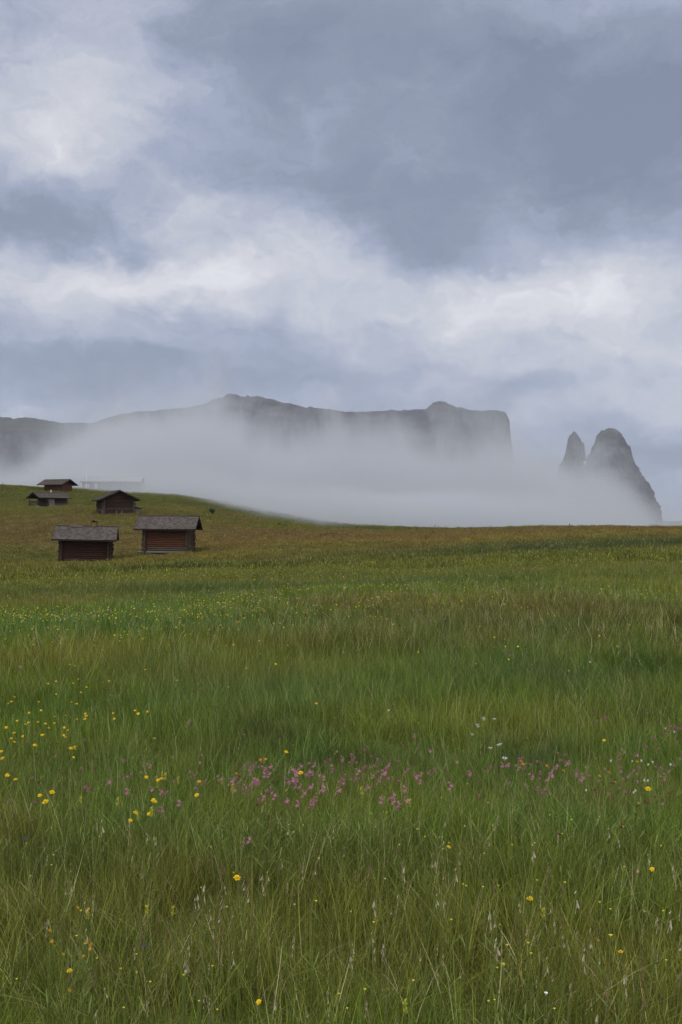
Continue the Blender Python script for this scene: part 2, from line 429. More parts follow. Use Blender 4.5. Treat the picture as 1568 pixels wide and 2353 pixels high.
def build_mountain():
    prof = [(-900, 980), (-500, 975), (-150, 962), (0, 957), (30, 960), (60, 960), (110, 966), (145, 971), (210, 973), (240, 962), (310, 946),
            (400, 940), (440, 935), (470, 928), (486, 920), (500, 915), (514, 911), (518, 906), (530, 904), (540, 907), (556, 911), (565, 911), (569, 906), (574, 911), (600, 911), (640, 922),
            (680, 931), (705, 936), (712, 933), (722, 936), (745, 940), (800, 947), (880, 944), (975, 940), (985, 933), (992, 929), (998, 923), (1010, 921), (1022, 922),
            (1030, 927), (1045, 934), (1080, 942), (1110, 943), (1142, 943)]
    DY = 5000.0
    s1 = np.linspace(-900, 1142, 620)                       # along the rim, seen from the front
    X = (s1 - CX) / F * DY; Yp = np.full_like(X, DY)
    Z = (HOR - ip(s1, prof)) / F * DY
    Yp += 260 * fbm(X / 500, X * 0, seed=21, oct=4) + 200 * np.clip((400 - s1) / 600, 0, 1)
    Z *= Yp / DY; X *= Yp / DY
    # round the corner and away from the camera
    k = 120; th = np.linspace(0, 1, k)
    cx = X[-1] + 45 * np.sin(np.clip(th * 4, 0, 1) * math.pi / 2) + 60 * th; cyy = Yp[-1] + 45 * (1 - np.cos(np.clip(th * 4, 0, 1) * math.pi / 2)) + 1400 * np.clip((th - .2), 0, 1) ** 1.2
    X = np.concatenate([X, cx[1:]]); Yp = np.concatenate([Yp, cyy[1:]]); Z = np.concatenate([Z, np.full(k - 1, Z[-1]) - 10 * np.clip(th[1:] * 6, 0, 1)])
    Z = Z + 16 * fbm(X / 45, Yp / 45, seed=5, oct=5, gain=.7) + 8 * fbm(X / 13, Yp / 13, seed=6, oct=3)
    tx, ty = np.gradient(X), np.gradient(Yp)
    tx = np.convolve(np.pad(tx, 6, 'edge'), np.ones(13) / 13, 'valid'); ty = np.convolve(np.pad(ty, 6, 'edge'), np.ones(13) / 13, 'valid')
    L = np.hypot(tx, ty); nx, ny = ty / L, -tx / L          # outward
    sl = np.concatenate([[0], np.cumsum(np.hypot(np.diff(X), np.diff(Yp)))])
    rows = []
    # plateau behind the rim, running inward
    for q in (900, 500, 250, 100, 30):
        rows.append(np.stack([X - nx * q * .6, Yp - ny * q, Z - 6 - q * .10 + 8 * fbm(X / 60, X * 0 + q, seed=8)], -1))
    rows.append(np.stack([X, Yp, Z], -1))
    steep = np.clip((s1 - 560) / 250, 0, 1); steep = np.concatenate([steep, np.ones(k - 1)])
    low = np.clip((260 - s1) / 120, 0, 1); low = np.concatenate([low, np.zeros(k - 1)])
    nd = 70
    for q in range(1, nd):
        f = q / (nd - 1); drop = f * (Z + 120)
        d_ab = drop
        # grassy shoulder, then cliff, then scree
        shoulder = np.clip(d_ab / 90, 0, 1) * (190 * (1 - steep) + 9 * steep) + low * np.clip(d_ab / 40, 0, 1) * 60
        face = np.clip(d_ab - 60, 0, None) * (.30 * (1 - steep) + .085 * steep)
        scree = np.clip(d_ab - 330, 0, None) * .9
        out = shoulder + face + scree
        jag = (60 * fbm(sl / 120, d_ab / 700, seed=31, oct=4) + 26 * np.abs(fbm(sl / 34, d_ab / 240, seed=37, oct=4)) * 2 + 9 * fbm(sl / 60, d_ab / 14, seed=41, oct=3)) * np.clip(d_ab / 50, 0.05, 1)
        out = out + jag * (1 - .5 * low)
        rows.append(np.stack([X + nx * out, Yp + ny * out, Z - drop], -1))
    G = np.stack(rows); a, b = G.shape[:2]
    i, j = np.meshgrid(np.arange(a - 1), np.arange(b - 1), indexing='ij')
    v0 = (i * b + j).ravel()
    f = np.stack([v0, v0 + b, v0 + b + 1, v0 + 1], -1)
    me = mesh_np('mountain', G.reshape(-1, 3), f, rock_material('mountain_rock'), True)
    o = link('mountain', me); tag(o, 'long grey flat-topped mountain ending in a sheer cliff above the fog', 'mountain', kind='structure')
build_mountain()
def spire(left, right, DY, seed, label, knobs=()):
    ys = np.linspace(left[0][1], 1245, 170)
    lx = np.interp(ys, [p[1] for p in left], [p[0] for p in left]); rx = np.interp(ys, [p[1] for p in right], [p[0] for p in right])
    n = 180; th = np.linspace(0, 2 * math.pi, n, endpoint=False)
    V = []
    for k, yy in enumerate(ys):
        cx_ = ((lx[k] + rx[k]) / 2 - CX) / F * DY; rr = max((rx[k] - lx[k]) / 2, .4) / F * DY; z = (HOR - yy) / F * DY
        ct, st_ = np.cos(th), np.sin(th); zz = np.full(n, z)
        jag = .97 + .40 * np.clip(k / 14, .1, 1) * fbm(ct * 2.6 + 7, st_ * 2.6 + 7, zz / 130, seed, 5, .6) - .34 * np.clip(k / 14, .1, 1) * np.abs(fbm(ct * 6, st_ * 6, zz / 300, seed + 4, 5, .6)) + .34 * fbm(ct * 7, st_ * 7, zz / 34, seed + 6, 4, .7)
        V.append(np.stack([cx_ + rr * jag * np.cos(th), DY + rr * .85 * jag * np.sin(th), np.full(n, z) + 14 * fbm(np.cos(th) * 5, np.sin(th) * 5, np.full(n, z / 40), seed + 9, 3)], -1))
    G = np.stack(V); a = len(ys)
    faces = []
    for i in range(a - 1):
        for j in range(n): faces.append((i * n + j, (i + 1) * n + j, (i + 1) * n + (j + 1) % n, i * n + (j + 1) % n))
    faces.append(tuple(range(n))); faces.append(tuple((a - 1) * n + j for j in reversed(range(n))))
    allv = [tuple(q) for q in G.reshape(-1, 3)]
    for (kx, ky, kb, kw) in knobs:            # small pinnacles leaning on the flank, part of the same rock
        b0 = len(allv); m_ = 24
        for i in range(14):
            f = i / 13; w_ = kw * (.12 + .88 * f ** .7) / F * DY
            for j in range(m_):
                a_ = 2 * math.pi * j / m_; jj = 1 + .5 * float(fbm(math.cos(a_) * 2 + kx, math.sin(a_) * 2, f * 5, seed + 3, 3))
                allv.append(((kx + 2 * f - CX) / F * DY + w_ * jj * math.cos(a_), DY - 15 + w_ * jj * math.sin(a_), (HOR - ky - (kb - ky) * f) / F * DY))
        for i in range(13):
            for j in range(m_): faces.append((b0 + i * m_ + j, b0 + (i + 1) * m_ + j, b0 + (i + 1) * m_ + (j + 1) % m_, b0 + i * m_ + (j + 1) % m_))
        faces.append(tuple(b0 + j for j in range(m_))); faces.append(tuple(b0 + 13 * m_ + j for j in reversed(range(m_))))
    me = mesh_np('rock_spire', allv, faces, M_SPIRE, False)
    o = link('rock_spire', me); tag(o, label, 'rock spire', 'rock spires beside the mountain', 'structure')
M_SPIRE = rock_material('spire_rock', False)
spire([(1319, 992), (1313, 998), (1308, 1006), (1305, 1020), (1300, 1040), (1296, 1056), (1290, 1068), (1284, 1078), (1279, 1110), (1275, 1150), (1268, 1215), (1266, 1250)],
      [(1321, 992), (1327, 998), (1334, 1008), (1339, 1022), (1342, 1040), (1342, 1066), (1352, 1084), (1366, 1150), (1370, 1215), (1372, 1250)], 4700, 3, 'slim pointed rock spire, the narrower of the two in the fog gap', [(1308, 1000, 1040, 5), (1287, 1064, 1110, 8), (1339, 1016, 1060, 5)])
spire([(1398, 985), (1388, 990), (1378, 994), (1371, 1000), (1367, 1015), (1359, 1036), (1351, 1047), (1348, 1060), (1346, 1078), (1335, 1110), (1325, 1160), (1318, 1250)],
      [(1410, 985), (1418, 989), (1426, 997), (1436, 1010), (1449, 1035), (1462, 1065), (1477, 1095), (1492, 1120), (1506, 1145), (1515, 1170), (1521, 1215), (1524, 1250)], 4800, 11, 'broad round-topped rock tower, the widest spire beside the mountain', [(1381, 989, 1030, 9), (1351, 1044, 1090, 7), (1445, 1024, 1070, 8), (1488, 1108, 1160, 10)])
spire([(1232, 1079), (1226, 1084), (1221, 1100), (1216, 1130), (1210, 1250)], [(1236, 1079), (1246, 1086), (1258, 1092), (1268, 1130), (1280, 1250)], 4900, 17, 'low faint rock stump nearly lost in fog beside the slim spire')

# ------------------------------------------------------------------ fog banks and haze
def box_mesh(name, x0, x1, y0, y1, z0, z1):
    v = [(x, y, z) for x in (x0, x1) for y in (y0, y1) for z in (z0, z1)]
    f = [(0, 1, 3, 2), (4, 6, 7, 5), (0, 4, 5, 1), (2, 3, 7, 6), (0, 2, 6, 4), (1, 5, 7, 3)]
    return mesh_np(name, v, f)
def fog_material(name, dens, color=(.65, .68, .745), aniso=.2, step=1.0):
    m, t, out = material(name)
    pv = t.new('ShaderNodeVolumePrincipled')
    pv.inputs['Color'].default_value = c4(color); pv.inputs['Anisotropy'].default_value = aniso
    pv.inputs['Density'].default_value = 0.0
    d = dens(t)
    t.put(pv.inputs['Density'], d)
    t.l.new(pv.outputs[0], out.inputs['Volume'])
    return m
def far_fog(t):
    g = t.new('ShaderNodeNewGeometry'); P = g.outputs['Position']; x, y, z = t.sep(P)
    u = t.m('DIVIDE', x, y)
    # height of the top of the bank, higher where it climbs the cliffs
    prof = [(-200, 1085), (0, 1080), (60, 1060), (115, 1018), (180, 985), (300, 950), (420, 948), (530, 945), (585, 985), (640, 990), (700, 985), (780, 982), (900, 1000), (1000, 1010), (1100, 1016), (1160, 1014), (1215, 1030), (1290, 1062), (1400, 1084), (1480, 1130), (1560, 1195), (1700, 1215)]
    n = t.new('ShaderNodeFloatCurve')
    cv = n.mapping.curves[0]; lo, hi = -200, 1700
    pts = [((p[0] - lo) / (hi - lo), (HOR - p[1]) / 300.0) for p in prof]
    for p in pts[1:-1]: cv.points.new(*p)
    cv.points[0].location = pts[0]; cv.points[-1].location = pts[-1]
    ps = sorted(cv.points, key=lambda q: q.location[0])
    n.mapping.update()
    f = t.rng(u, (lo - CX) / F, (hi - CX) / F)
    t.l.new(f, n.inputs['Value'])
    topv = t.m('MULTIPLY', n.outputs[0], 300.0 / F)           # slope of the top
    D0 = t.rng(y, 1000, 2600, 1250, 2100)
    top = t.m('MULTIPLY', topv, D0)
    nz = t.noise(t.vec(t.m('MULTIPLY', x, 1.2), t.m('MULTIPLY', y, .5), z), .0075, 6, .62, .8)
    nv = t.noise(t.vec(x, t.m('MULTIPLY', y, .35), t.m('MULTIPLY', z, .45)), .0105, 7, .62, 1.2)
    nb = t.noise(t.vec(x, t.m('MULTIPLY', y, .5), z), .0022, 3, .5)
    top = t.m('ADD', top, t.m('MULTIPLY', t.m('SUBTRACT', nz, .5), 130))
    top = t.m('ADD', top, t.m('MULTIPLY', t.m('SUBTRACT', nb, .5), 160))
    under = t.m('SUBTRACT', top, z)
    core = t.m('MULTIPLY', t.rng(under, -10, 75, 0, 1, True), t.rng(nz, .3, .7, .55, 1.5))
    veil = t.m('MULTIPLY', t.rng(under, -85, 10, 0, 1, True), t.rng(nv, .48, .61, 0, .42, True))
    d = t.m('ADD', core, veil)
    e = t.rng(y, 1000, 1150, 0, 1)
    e = t.m('MULTIPLY', e, t.rng(u, .27, .35, 1, .12, True))
    return t.m('MULTIPLY', t.m('MULTIPLY', d, e), .0036)
fo = link('fog_bank', box_mesh('fog_bank', -1400, 1400, 1000, 2600, -110, 330))
fo.data.materials.append(fog_material('far_fog', far_fog)); tag(fo, 'pale grey fog bank drifting in front of the mountain cliffs', 'fog', kind='stuff')
def near_fog(t):
    g = t.new('ShaderNodeNewGeometry'); P = g.outputs['Position']; x, y, z = t.sep(P)
    nz = t.noise(t.vec(x, t.m('MULTIPLY', y, .7), t.m('MULTIPLY', z, 1.6)), .022, 5, .6, .4)
    u = t.m('DIVIDE', x, y)
    top = t.m('ADD', t.rng(u, -.375, -.31, -5, 0), t.rng(u, -.30, -.05, 14, 5))                          # lies lower towards the right
    top = t.m('ADD', top, t.m('MULTIPLY', t.m('SUBTRACT', nz, .5), 18))
    d = t.rng(t.m('SUBTRACT', top, z), -5, 10, 0, 1, True)
    start = t.m('ADD', t.rng(u, -.31, -.20, 238, 196), t.m('ADD', t.rng(u, -.20, -.08, 0, -38), t.rng(u, -.02, .07, 0, 48)))
    start = t.m('ADD', start, t.m('MULTIPLY', t.m('SUBTRACT', nz, .5), 50))
    e = t.rng(t.m('SUBTRACT', y, start), -6, 40, 0, 1, True)
    e = t.m('MULTIPLY', e, t.rng(u, .10, .30, 1, .05, True))
    return t.m('MULTIPLY', t.m('MULTIPLY', d, e), .12)
fn = link('fog_bank', box_mesh('fog_bank', -180, 230, 140, 400, -40, 42))
fn.data.materials.append(fog_material('near_fog', near_fog)); tag(fn, 'low fog spilling over the meadow crest behind the huts', 'fog', kind='stuff')
hz = link('haze', box_mesh('haze', -3200, 3200, -60, 6600, -140, 760))
hz.data.materials.append(fog_material('haze_air', lambda t: .00005, (.66, .72, .86), .0)); tag(hz, 'thin bluish air over the whole valley', 'haze', kind='stuff')

# ------------------------------------------------------------------ hut building kit
class MB:
    """collects logs, boards and boxes; build() links them as one mesh object"""
    def __init__(s): s.v = []; s.f = []; s.w = []
    def add(s, vs, fs, w=None):
        k = len(s.v); s.v += [tuple(v) for v in vs]; s.f += [tuple(i + k for i in f) for f in fs]
        s.w += list(w) if w is not None else [random.random()] * len(vs)
    def box(s, c, d, rot=None, w=None):
        x, y, z = d[0] / 2, d[1] / 2, d[2] / 2
        vs = [Vector((a, b, e)) for a in (-x, x) for b in (-y, y) for e in (-z, z)]
        if rot is not None: vs = [rot @ v for v in vs]
        vs = [v + Vector(c) for v in vs]
        s.add(vs, [(0, 1, 3, 2), (4, 6, 7, 5), (0, 4, 5, 1), (2, 3, 7, 6), (0, 2, 6, 4), (1, 5, 7, 3)], [w] * 8 if w is not None else None)
    def log(s, p, q, r, n=8, seg=6, wob=.012, wfun=None, squash=1.0):
        p, q = Vector(p), Vector(q); ax = (q - p).normalized(); L = (q - p).length
        u = ax.cross(Vector((0, 0, 1))) if abs(ax.z) < .9 else ax.cross(Vector((1, 0, 0)))
        u.normalize(); v = u.cross(ax)
        vs, w = [], []; base = random.random(); ph = random.random() * 6
        for i in range(seg + 1):
            t = i / seg; c = p + ax * L * t + u * random.uniform(-wob, wob) + v * random.uniform(-wob, wob) * .6
            rr = r * random.uniform(.92, 1.06)
            for k in range(n):
                a = 2 * math.pi * k / n + ph
                vs.append(c + u * math.cos(a) * rr + v * math.sin(a) * rr * squash); w.append(wfun(t, base) if wfun else base)
        fs = [(i * n + k, i * n + (k + 1) % n, (i + 1) * n + (k + 1) % n, (i + 1) * n + k) for i in range(seg) for k in range(n)]
        fs += [tuple(reversed(range(n))), tuple(seg * n + k for k in range(n))]
        s.add(vs, fs, w)
    def build(s, name, mat, parent=None, smooth=False):
        me = mesh_np(name, s.v, s.f, mat, smooth, {'wear': s.w})
        bm = bmesh.new(); bm.from_mesh(me); bmesh.ops.recalc_face_normals(bm, faces=bm.faces); bm.to_mesh(me); bm.free()
        return link(name, me, parent)
def wood(name, fresh, grey, dark, amount=(.35, .65), shade=.45):
    m, t, out = material(name)
    o = t.new('ShaderNodeTexCoord').outputs['Object']; x, y, z = t.sep(o)
    wear = t.new('ShaderNodeAttribute', attribute_name='wear').outputs['Fac']
    grain = t.noise(t.vec(t.m('MULTIPLY', x, .8), t.m('MULTIPLY', y, .8), t.m('MULTIPLY', z, 14)), 1.6, 5, .65)
    spot_ = t.noise(o, 2.3, 5, .65)
    c = t.mix(t.rng(t.m('ADD', wear, t.m('MULTIPLY', t.m('SUBTRACT', spot_, .5), .9)), amount[0], amount[1]), fresh, grey)
    c = t.mix(t.rng(grain, .42, .68, 0, shade), c, dark)
    principled(t, out, c, .9, .15, bump(t, grain, .7, .02)); return m
M_LOG_A = wood('dark_red_log', (.040, .019, .014), (.058, .044, .037), (.012, .008, .007), (.55, 1.1))
M_LOG_B = wood('orange_red_log', (.078, .033, .018), (.075, .062, .055), (.020, .011, .009), (.45, .85))
M_LOG_C = wood('brown_log', (.050, .029, .022), (.105, .090, .080), (.018, .012, .010), (.4, 1.1))
M_LOG_E = wood('warm_brown_log', (.110, .046, .020), (.090, .064, .048), (.028, .015, .010), (.5, 1.2))
M_GREY = wood('weathered_board', (.13, .115, .105), (.19, .175, .165), (.05, .045, .042))
M_DARKW = wood('dark_board', (.032, .024, .020), (.050, .042, .038), (.012, .010, .009))
M_SHING = wood('grey_shingle', (.058, .050, .046), (.118, .104, .098), (.045, .038, .036), (.15, .95), .6)
M_SHINGD = wood('dark_shingle', (.060, .050, .046), (.105, .092, .088), (.030, .026, .024), (.1, 1.0), .5)
def stone_mat(name, a, b):
    m, t, out = material(name)
    o = t.new('ShaderNodeTexCoord').outputs['Object']
    v = t.new('ShaderNodeTexVoronoi'); t.l.new(o, v.inputs['Vector']); v.inputs['Scale'].default_value = 4.5
    n = t.noise(o, 7, 5, .65)
    c = t.mix(t.rng(n, .35, .65), a, b)
    c = t.mix(t.rng(v.outputs['Distance'], .45, .7, 0, .7), c, (.03, .028, .025))
    principled(t, out, c, .95, .1, bump(t, n, .8, .03)); return m
M_STONE = stone_mat('field_stone', (.16, .155, .15), (.28, .27, .26))
M_LICHEN = stone_mat('lichen_stone', (.10, .075, .035), (.22, .165, .075))
m_, t_, o_ = material('black_opening'); principled(t_, o_, (.008, .007, .006), .9, .05); M_BLACK = m_
m_, t_, o_ = material('pale_metal'); principled(t_, o_, (.24, .26, .28), .5, .4); M_METAL = m_
m_, t_, o_ = material('white_paint'); principled(t_, o_, (.78, .79, .80), .6, .3); M_WHITE = m_

def log_walls(root, L, W, Hw, rise, mat, d=.19, out=.28, jag=.07, x0=None, x1=None, grey_rows=2, ends_grey=True, squash=1.05):
    x0 = -L / 2 if x0 is None else x0; x1 = L / 2 if x1 is None else x1
    n = int(Hw / d); r = d * .56
    def wf(row):
        def f(t, b):
            e = min(t, 1 - t)
            g = 1.0 if (e < .10 and ends_grey) else 0.0
            if row < grey_rows: g = max(g, .9)
            if row >= n - 3: g = max(g, .35)
            return min(1.0, g + b * .28)
        return f
    for side in (-1, 1):
        m = MB()
        for i in range(n):
            a, b = x0 - out - random.uniform(-jag, jag), x1 + out + random.uniform(-jag, jag)
            m.log((a, side * W / 2, (i + .5) * d), (b, side * W / 2, (i + .5) * d), r * random.uniform(.92, 1.06), seg=8, wfun=wf(i), squash=squash)
        m.build('log_wall', mat, root, True)
    for ex in (x0, x1):
        m = MB()
        for i in range(int(Hw / d) + int(rise / d)):
            zc = (i + 1) * d; half = W / 2 + out + random.uniform(-jag, jag)
            if zc > Hw - .1: half = max(.1, (W / 2) * (1 - (zc - Hw + .16) / rise))
            m.log((ex, -half, zc), (ex, half, zc), r * random.uniform(.92, 1.06), seg=6, wfun=wf(i), squash=squash)
        m.build('log_wall', mat, root, True)
def shingle_roof(root, L0, L1, W, Hw, rise, oy, mat, rows=13, sw=.17, lift=.05, deck_mat=None):
    s = rise / (W / 2); th = math.atan(s); run = W / 2 + oy; sl = run / math.cos(th)
    rf = MB()
    for side in (-1, 1):
        rot = Matrix.Rotation(-side * th, 3, 'X')
        # deck below the shingles
        mid = Vector(((L0 + L1) / 2, side * run / 2, Hw + rise - s * run / 2 + .07))
        rf.box(mid, (L1 - L0 - .06, sl, .05), rot, .1)
        h = sl / rows
        for i in range(rows):
            x = L0
            while x < L1:
                w = min(random.uniform(.7, 1.4) * sw, L1 - x)
                if w < .03: break
                dd = (i + .5) * h + random.uniform(-.012, .012)
                ln = h * random.uniform(1.18, 1.34)
                c = Vector((x + w / 2, 0, 0))
                off = rot @ Vector((0, side * dd, 0))
                tilt = Matrix.Rotation(-side * th + side * R(6.5), 3, 'X')
                rf.box((c.x, off.y, Hw + rise + off.z + .125 + random.uniform(0, .012)), (w - .012, ln, .022), tilt, random.random())
                x += w
    o = rf.build('roof', mat, root)
    rb = MB()
    for side in (-1, 1):
        rb.box(((L0 + L1) / 2, side * .07, Hw + rise + .16 - s * .07), (L1 - L0 + .06, .17, .03), Matrix.Rotation(-side * th, 3, 'X'), .2)
    rb.build('ridge_board', M_DARKW, o)
    for ex in (L0 - .016, L1 + .016):
        g = MB()
        for side in (-1, 1):
            g.box((ex, side * run / 2, Hw + rise - s * run / 2 + .045), (.035, sl + .03, .19), Matrix.Rotation(-side * th, 3, 'X'), .3)
        g.build('bargeboard', M_DARKW, o)
    for side in (-1, 1):
        g = MB(); g.box(((L0 + L1) / 2, side * (run + .02), Hw + rise - s * run + .035), (L1 - L0, .035, .12), None, .2)
        g.build('eave_board', M_DARKW, o)
    for yy in (-W / 2, -W / 4, 0, W / 4, W / 2):
        g = MB(); zz = Hw + rise - s * abs(yy) - .07
        g.log((L0 + .08, yy, zz), (L1 - .08, yy, zz), .075, seg=2, wob=.004)
        g.build('purlin', M_DARKW, root)
    return o
def footing(root, x0, x1, W, depth=.9, mat=None, h=.04, name='stone_footing', inset=.0):
    m = MB()
    for side in (-1, 1):
        x = x0
        while x < x1:
            w = min(random.uniform(.25, .5), x1 - x + .02)
            m.box((x + w / 2, side * (W / 2 - inset), -depth / 2 + h), (w - .02, .34 * random.uniform(.85, 1.1), depth + random.uniform(-.03, .05)), None); x += w
    for ex in (x0 + .12, x1 - .12):
        y = -W / 2 + .2
        while y < W / 2 - .2:
            w = random.uniform(.25, .5); m.box((ex, y + w / 2, -depth / 2 + h), (.34 * random.uniform(.85, 1.1), min(w, W / 2 - y) - .02, depth + random.uniform(-.03, .05))); y += w
    m.build(name, mat or M_STONE, root)

# hut with the chimney, lower left
p = spot(199, 94.5)
hut = empty('log_hut', (p[0], p[1], -4.06), R(11)); hut.rotation_euler = (0, R(1.3), R(11))
tag(hut, 'dark log hut with a stone chimney on its shingle roof', 'hut', 'log huts on the meadow')
log_walls(hut, 4.3, 4.0, 2.42, .93, M_LOG_A, out=.30)
shingle_roof(hut, -2.98, 2.90, 4.0, 2.42, .93, .70, M_SHING)
footing(hut, -2.3, 2.3, 4.0, h=.06)
ch = MB()
for i in range(5):
    for k in range(4):
        a = k * math.pi / 2
        ch.box((.62 + .17 * math.cos(a) + random.uniform(-.02, .02), .2 + .17 * math.sin(a), 3.06 + i * .175), (.36, .36, .17), Matrix.Rotation(random.uniform(-.2, .2), 3, 'Z'))
cho = ch.build('chimney', M_LICHEN, hut)
cap = MB(); cap.box((.62, .2, 4.03), (.72, .7, .07), Matrix.Rotation(R(4), 3, 'Y')); cap.build('chimney_cap', M_LICHEN, cho)
q = MB(); q.box((.62, .2, 3.90), (.22, .3, .22)); q.build('gap_shade_box', M_BLACK, cho)  # solid black box added to paint the shade in the gap under the cap
for sx in (-.2, .2):
    cp = MB(); cp.box((.62 + sx, .2, 3.92), (.12, .4, .16)); cp.build('cap_support', M_LICHEN, cho)
raised = MB()
th = math.atan(.93 / 2.0)
raised.box((-.95, -.22, 3.44), (1.15, .5, .03), Matrix.Rotation(th, 3, 'X'), .1); raised.build('roof_patch', M_SHINGD, hut)

# hut with orange-red logs, right of it
p = spot(389, 97.5)
hut = empty('log_hut', (p[0], p[1], -3.27), R(0)); hut.rotation_euler = (0, R(.5), R(0.5))
tag(hut, 'log hut with orange-red log wall and grey shingle roof, farthest right', 'hut', 'log huts on the meadow')
log_walls(hut, 4.2, 3.7, 2.60, .98, M_LOG_B, out=.30, grey_rows=3)
shingle_roof(hut, -3.10, 3.02, 3.7, 2.60, .98, .62, M_SHING)
footing(hut, -1.8, 2.1, 3.7, h=.02, inset=.15)
sb = MB(); sb.log((-2.75, -1.98, .03), (2.35, -1.98, .03), .11, seg=4); sb.build('sill_beam', M_GREY, hut)
for i in range(-3, 4):
    rr_ = MB(); rr_.log((i * .9, -1.9, 2.47), (i * .9, -2.42, 2.20), .045, seg=1); rr_.build('rafter_end', M_DARKW, hut)

# gable-fronted barn
p = spot(266, 141.5)
hut = empty('log_barn', (p[0], p[1], .60), R(-90 + 25))
tag(hut, 'gable-fronted log barn with a small door and a side lean-to', 'barn', 'log huts on the meadow')
log_walls(hut, 4.6, 4.2, 2.60, .98, M_LOG_C, d=.2, out=.25, grey_rows=5)
shingle_roof(hut, -3.1, 3.1, 4.2, 2.60, .98, .85, M_SHINGD, rows=11)
footing(hut, -2.3, 2.3, 4.2, h=.1)
for k in range(8):
    j = MB(); j.log((2.2, -1.75 + k * .5, .98), (2.62, -1.75 + k * .5, .98), .07, seg=1, wob=0); j.build('joist_end', M_DARKW, hut)
bd = MB()
for k in range(22): bd.box((2.43 + random.uniform(0, .012), -2.0 + k * .19, .50), (.03, .18, .84), None, random.uniform(.1, .5))
bd.build('board_skirt', M_LOG_C, hut)
dr = MB()
for k in range(3): dr.box((2.475, -.17 + k * .2, .44), (.03, .19, .76), None, .2)
dro = dr.build('door', M_DARKW, hut)
for z_ in (.2, .68):
    q = MB(); q.box((2.497, .03, z_), (.012, .5, .06)); q.build('door_batten', M_DARKW, dro)
for yy in (-.34, .40):
    q = MB(); q.box((2.47, yy, .46), (.04, .08, .84), None, .9); q.build('door_post', M_GREY, hut)
lt = MB()
for k in range(5): lt.box((1.9, 2.32 + k * .19, .62 - k * .03), (.04, .18, 1.25 - k * .06), None, random.uniform(.3, 1))
for k in range(6): lt.box((1.88 - k * .22 - .13, 3.18, .5), (.21, .04, 1.0), None, random.uniform(.3, 1))
lto = lt.build('lean_to', M_GREY, hut)
q = MB(); q.box((1.3, 2.78, 1.25), (1.7, 1.25, .05), Matrix.Rotation(R(-18), 3, 'X'), .3); q.build('lean_to_roof', M_SHINGD, lto)
for sx in (-1.6, -.6, .4):
    q = MB(); q.log((sx, -2.5, -.3), (sx, -2.15, .95), .08, seg=1); q.build('brace_log', M_DARKW, hut)

# hut with the porch
p = spot(112, 181)
hut = empty('porch_hut', (p[0], p[1], 2.45), R(50))
tag(hut, 'low hut with an open railed porch and white roof vent', 'hut', 'log huts on the meadow')
log_walls(hut, 4.0, 3.3, 1.75, .75, M_LOG_C, d=.17, out=.15, x0=-1.1, x1=2.75, grey_rows=4)
shingle_roof(hut, -3.3, 3.45, 3.3, 1.75, .75, .55, M_SHINGD, rows=8)
footing(hut, -1.1, 2.75, 3.35, h=.28, depth=1.1)
pl = MB()
for k in range(6): pl.box((-1.02 + k * .2, -1.79, .95), (.19, .03, 1.5), None, random.uniform(.6, 1))
pl.build('plank_cladding', M_GREY, hut)
df = MB()
for k in range(9): df.box((-3.0 + k * .21, 0, .22), (.2, 3.4, .05), None)
df.build('porch_floor', M_DARKW, hut)
ps = MB()
for k in range(12): ps.box((-3.06, -1.55 + k * .28, -.12), (.2, .26, .6))
ps.build('porch_footing', M_STONE, hut)
for yy in (-1.6, 1.6):
    q = MB(); q.log((-2.98, yy, .2), (-2.98, yy, 1.85), .06, seg=2, wob=0); q.build('porch_post', M_DARKW, hut)
q = MB()
for z_ in (.45, .72, .98): q.box((-3.0, 0, z_), (.05, 3.3, .07), None, .3)
for z_ in (.45, .72, .98): q.box((-2.08, -1.66, z_), (1.8, .05, .07), None, .3)
for k in range(11): q.box((-3.03, -1.6 + k * .32, .66), (.03, .12, .8), None, .3)
q.build('porch_railing', M_DARKW, hut)
q = MB(); q.log((.55, 0.1, 2.35), (.55, 0.1, 2.98), .07, seg=1, wob=0); vp = q.build('roof_vent', M_WHITE, hut)
q = MB(); q.log((.55, 0.1, 3.02), (.55, 0.1, 3.10), .13, seg=1, wob=0); q.build('vent_cap', M_WHITE, vp)

# topmost hut on the crest
p = spot(134, 226)
hut = empty('log_hut', (p[0], p[1], (1195 - 1133.5) / F * 226), R(-19))
tag(hut, 'warm brown hut with wide eaves, topmost on the hill crest', 'hut', 'log huts on the meadow')
log_walls(hut, 4.2, 4.0, 1.95, .85, M_LOG_E, d=.21, out=.2, grey_rows=0, ends_grey=False)
shingle_roof(hut, -3.7, 3.3, 4.0, 1.95, .85, 1.0, M_SHINGD, rows=8)
footing(hut, -2.1, 2.1, 4.0, h=.15, depth=1.6)
q = MB()
for k in range(14): q.box((2.34, -1.8 + k * .275, .9), (.03, .26, 1.5), None, random.random())
q.build('board_gable', M_LOG_E, hut)

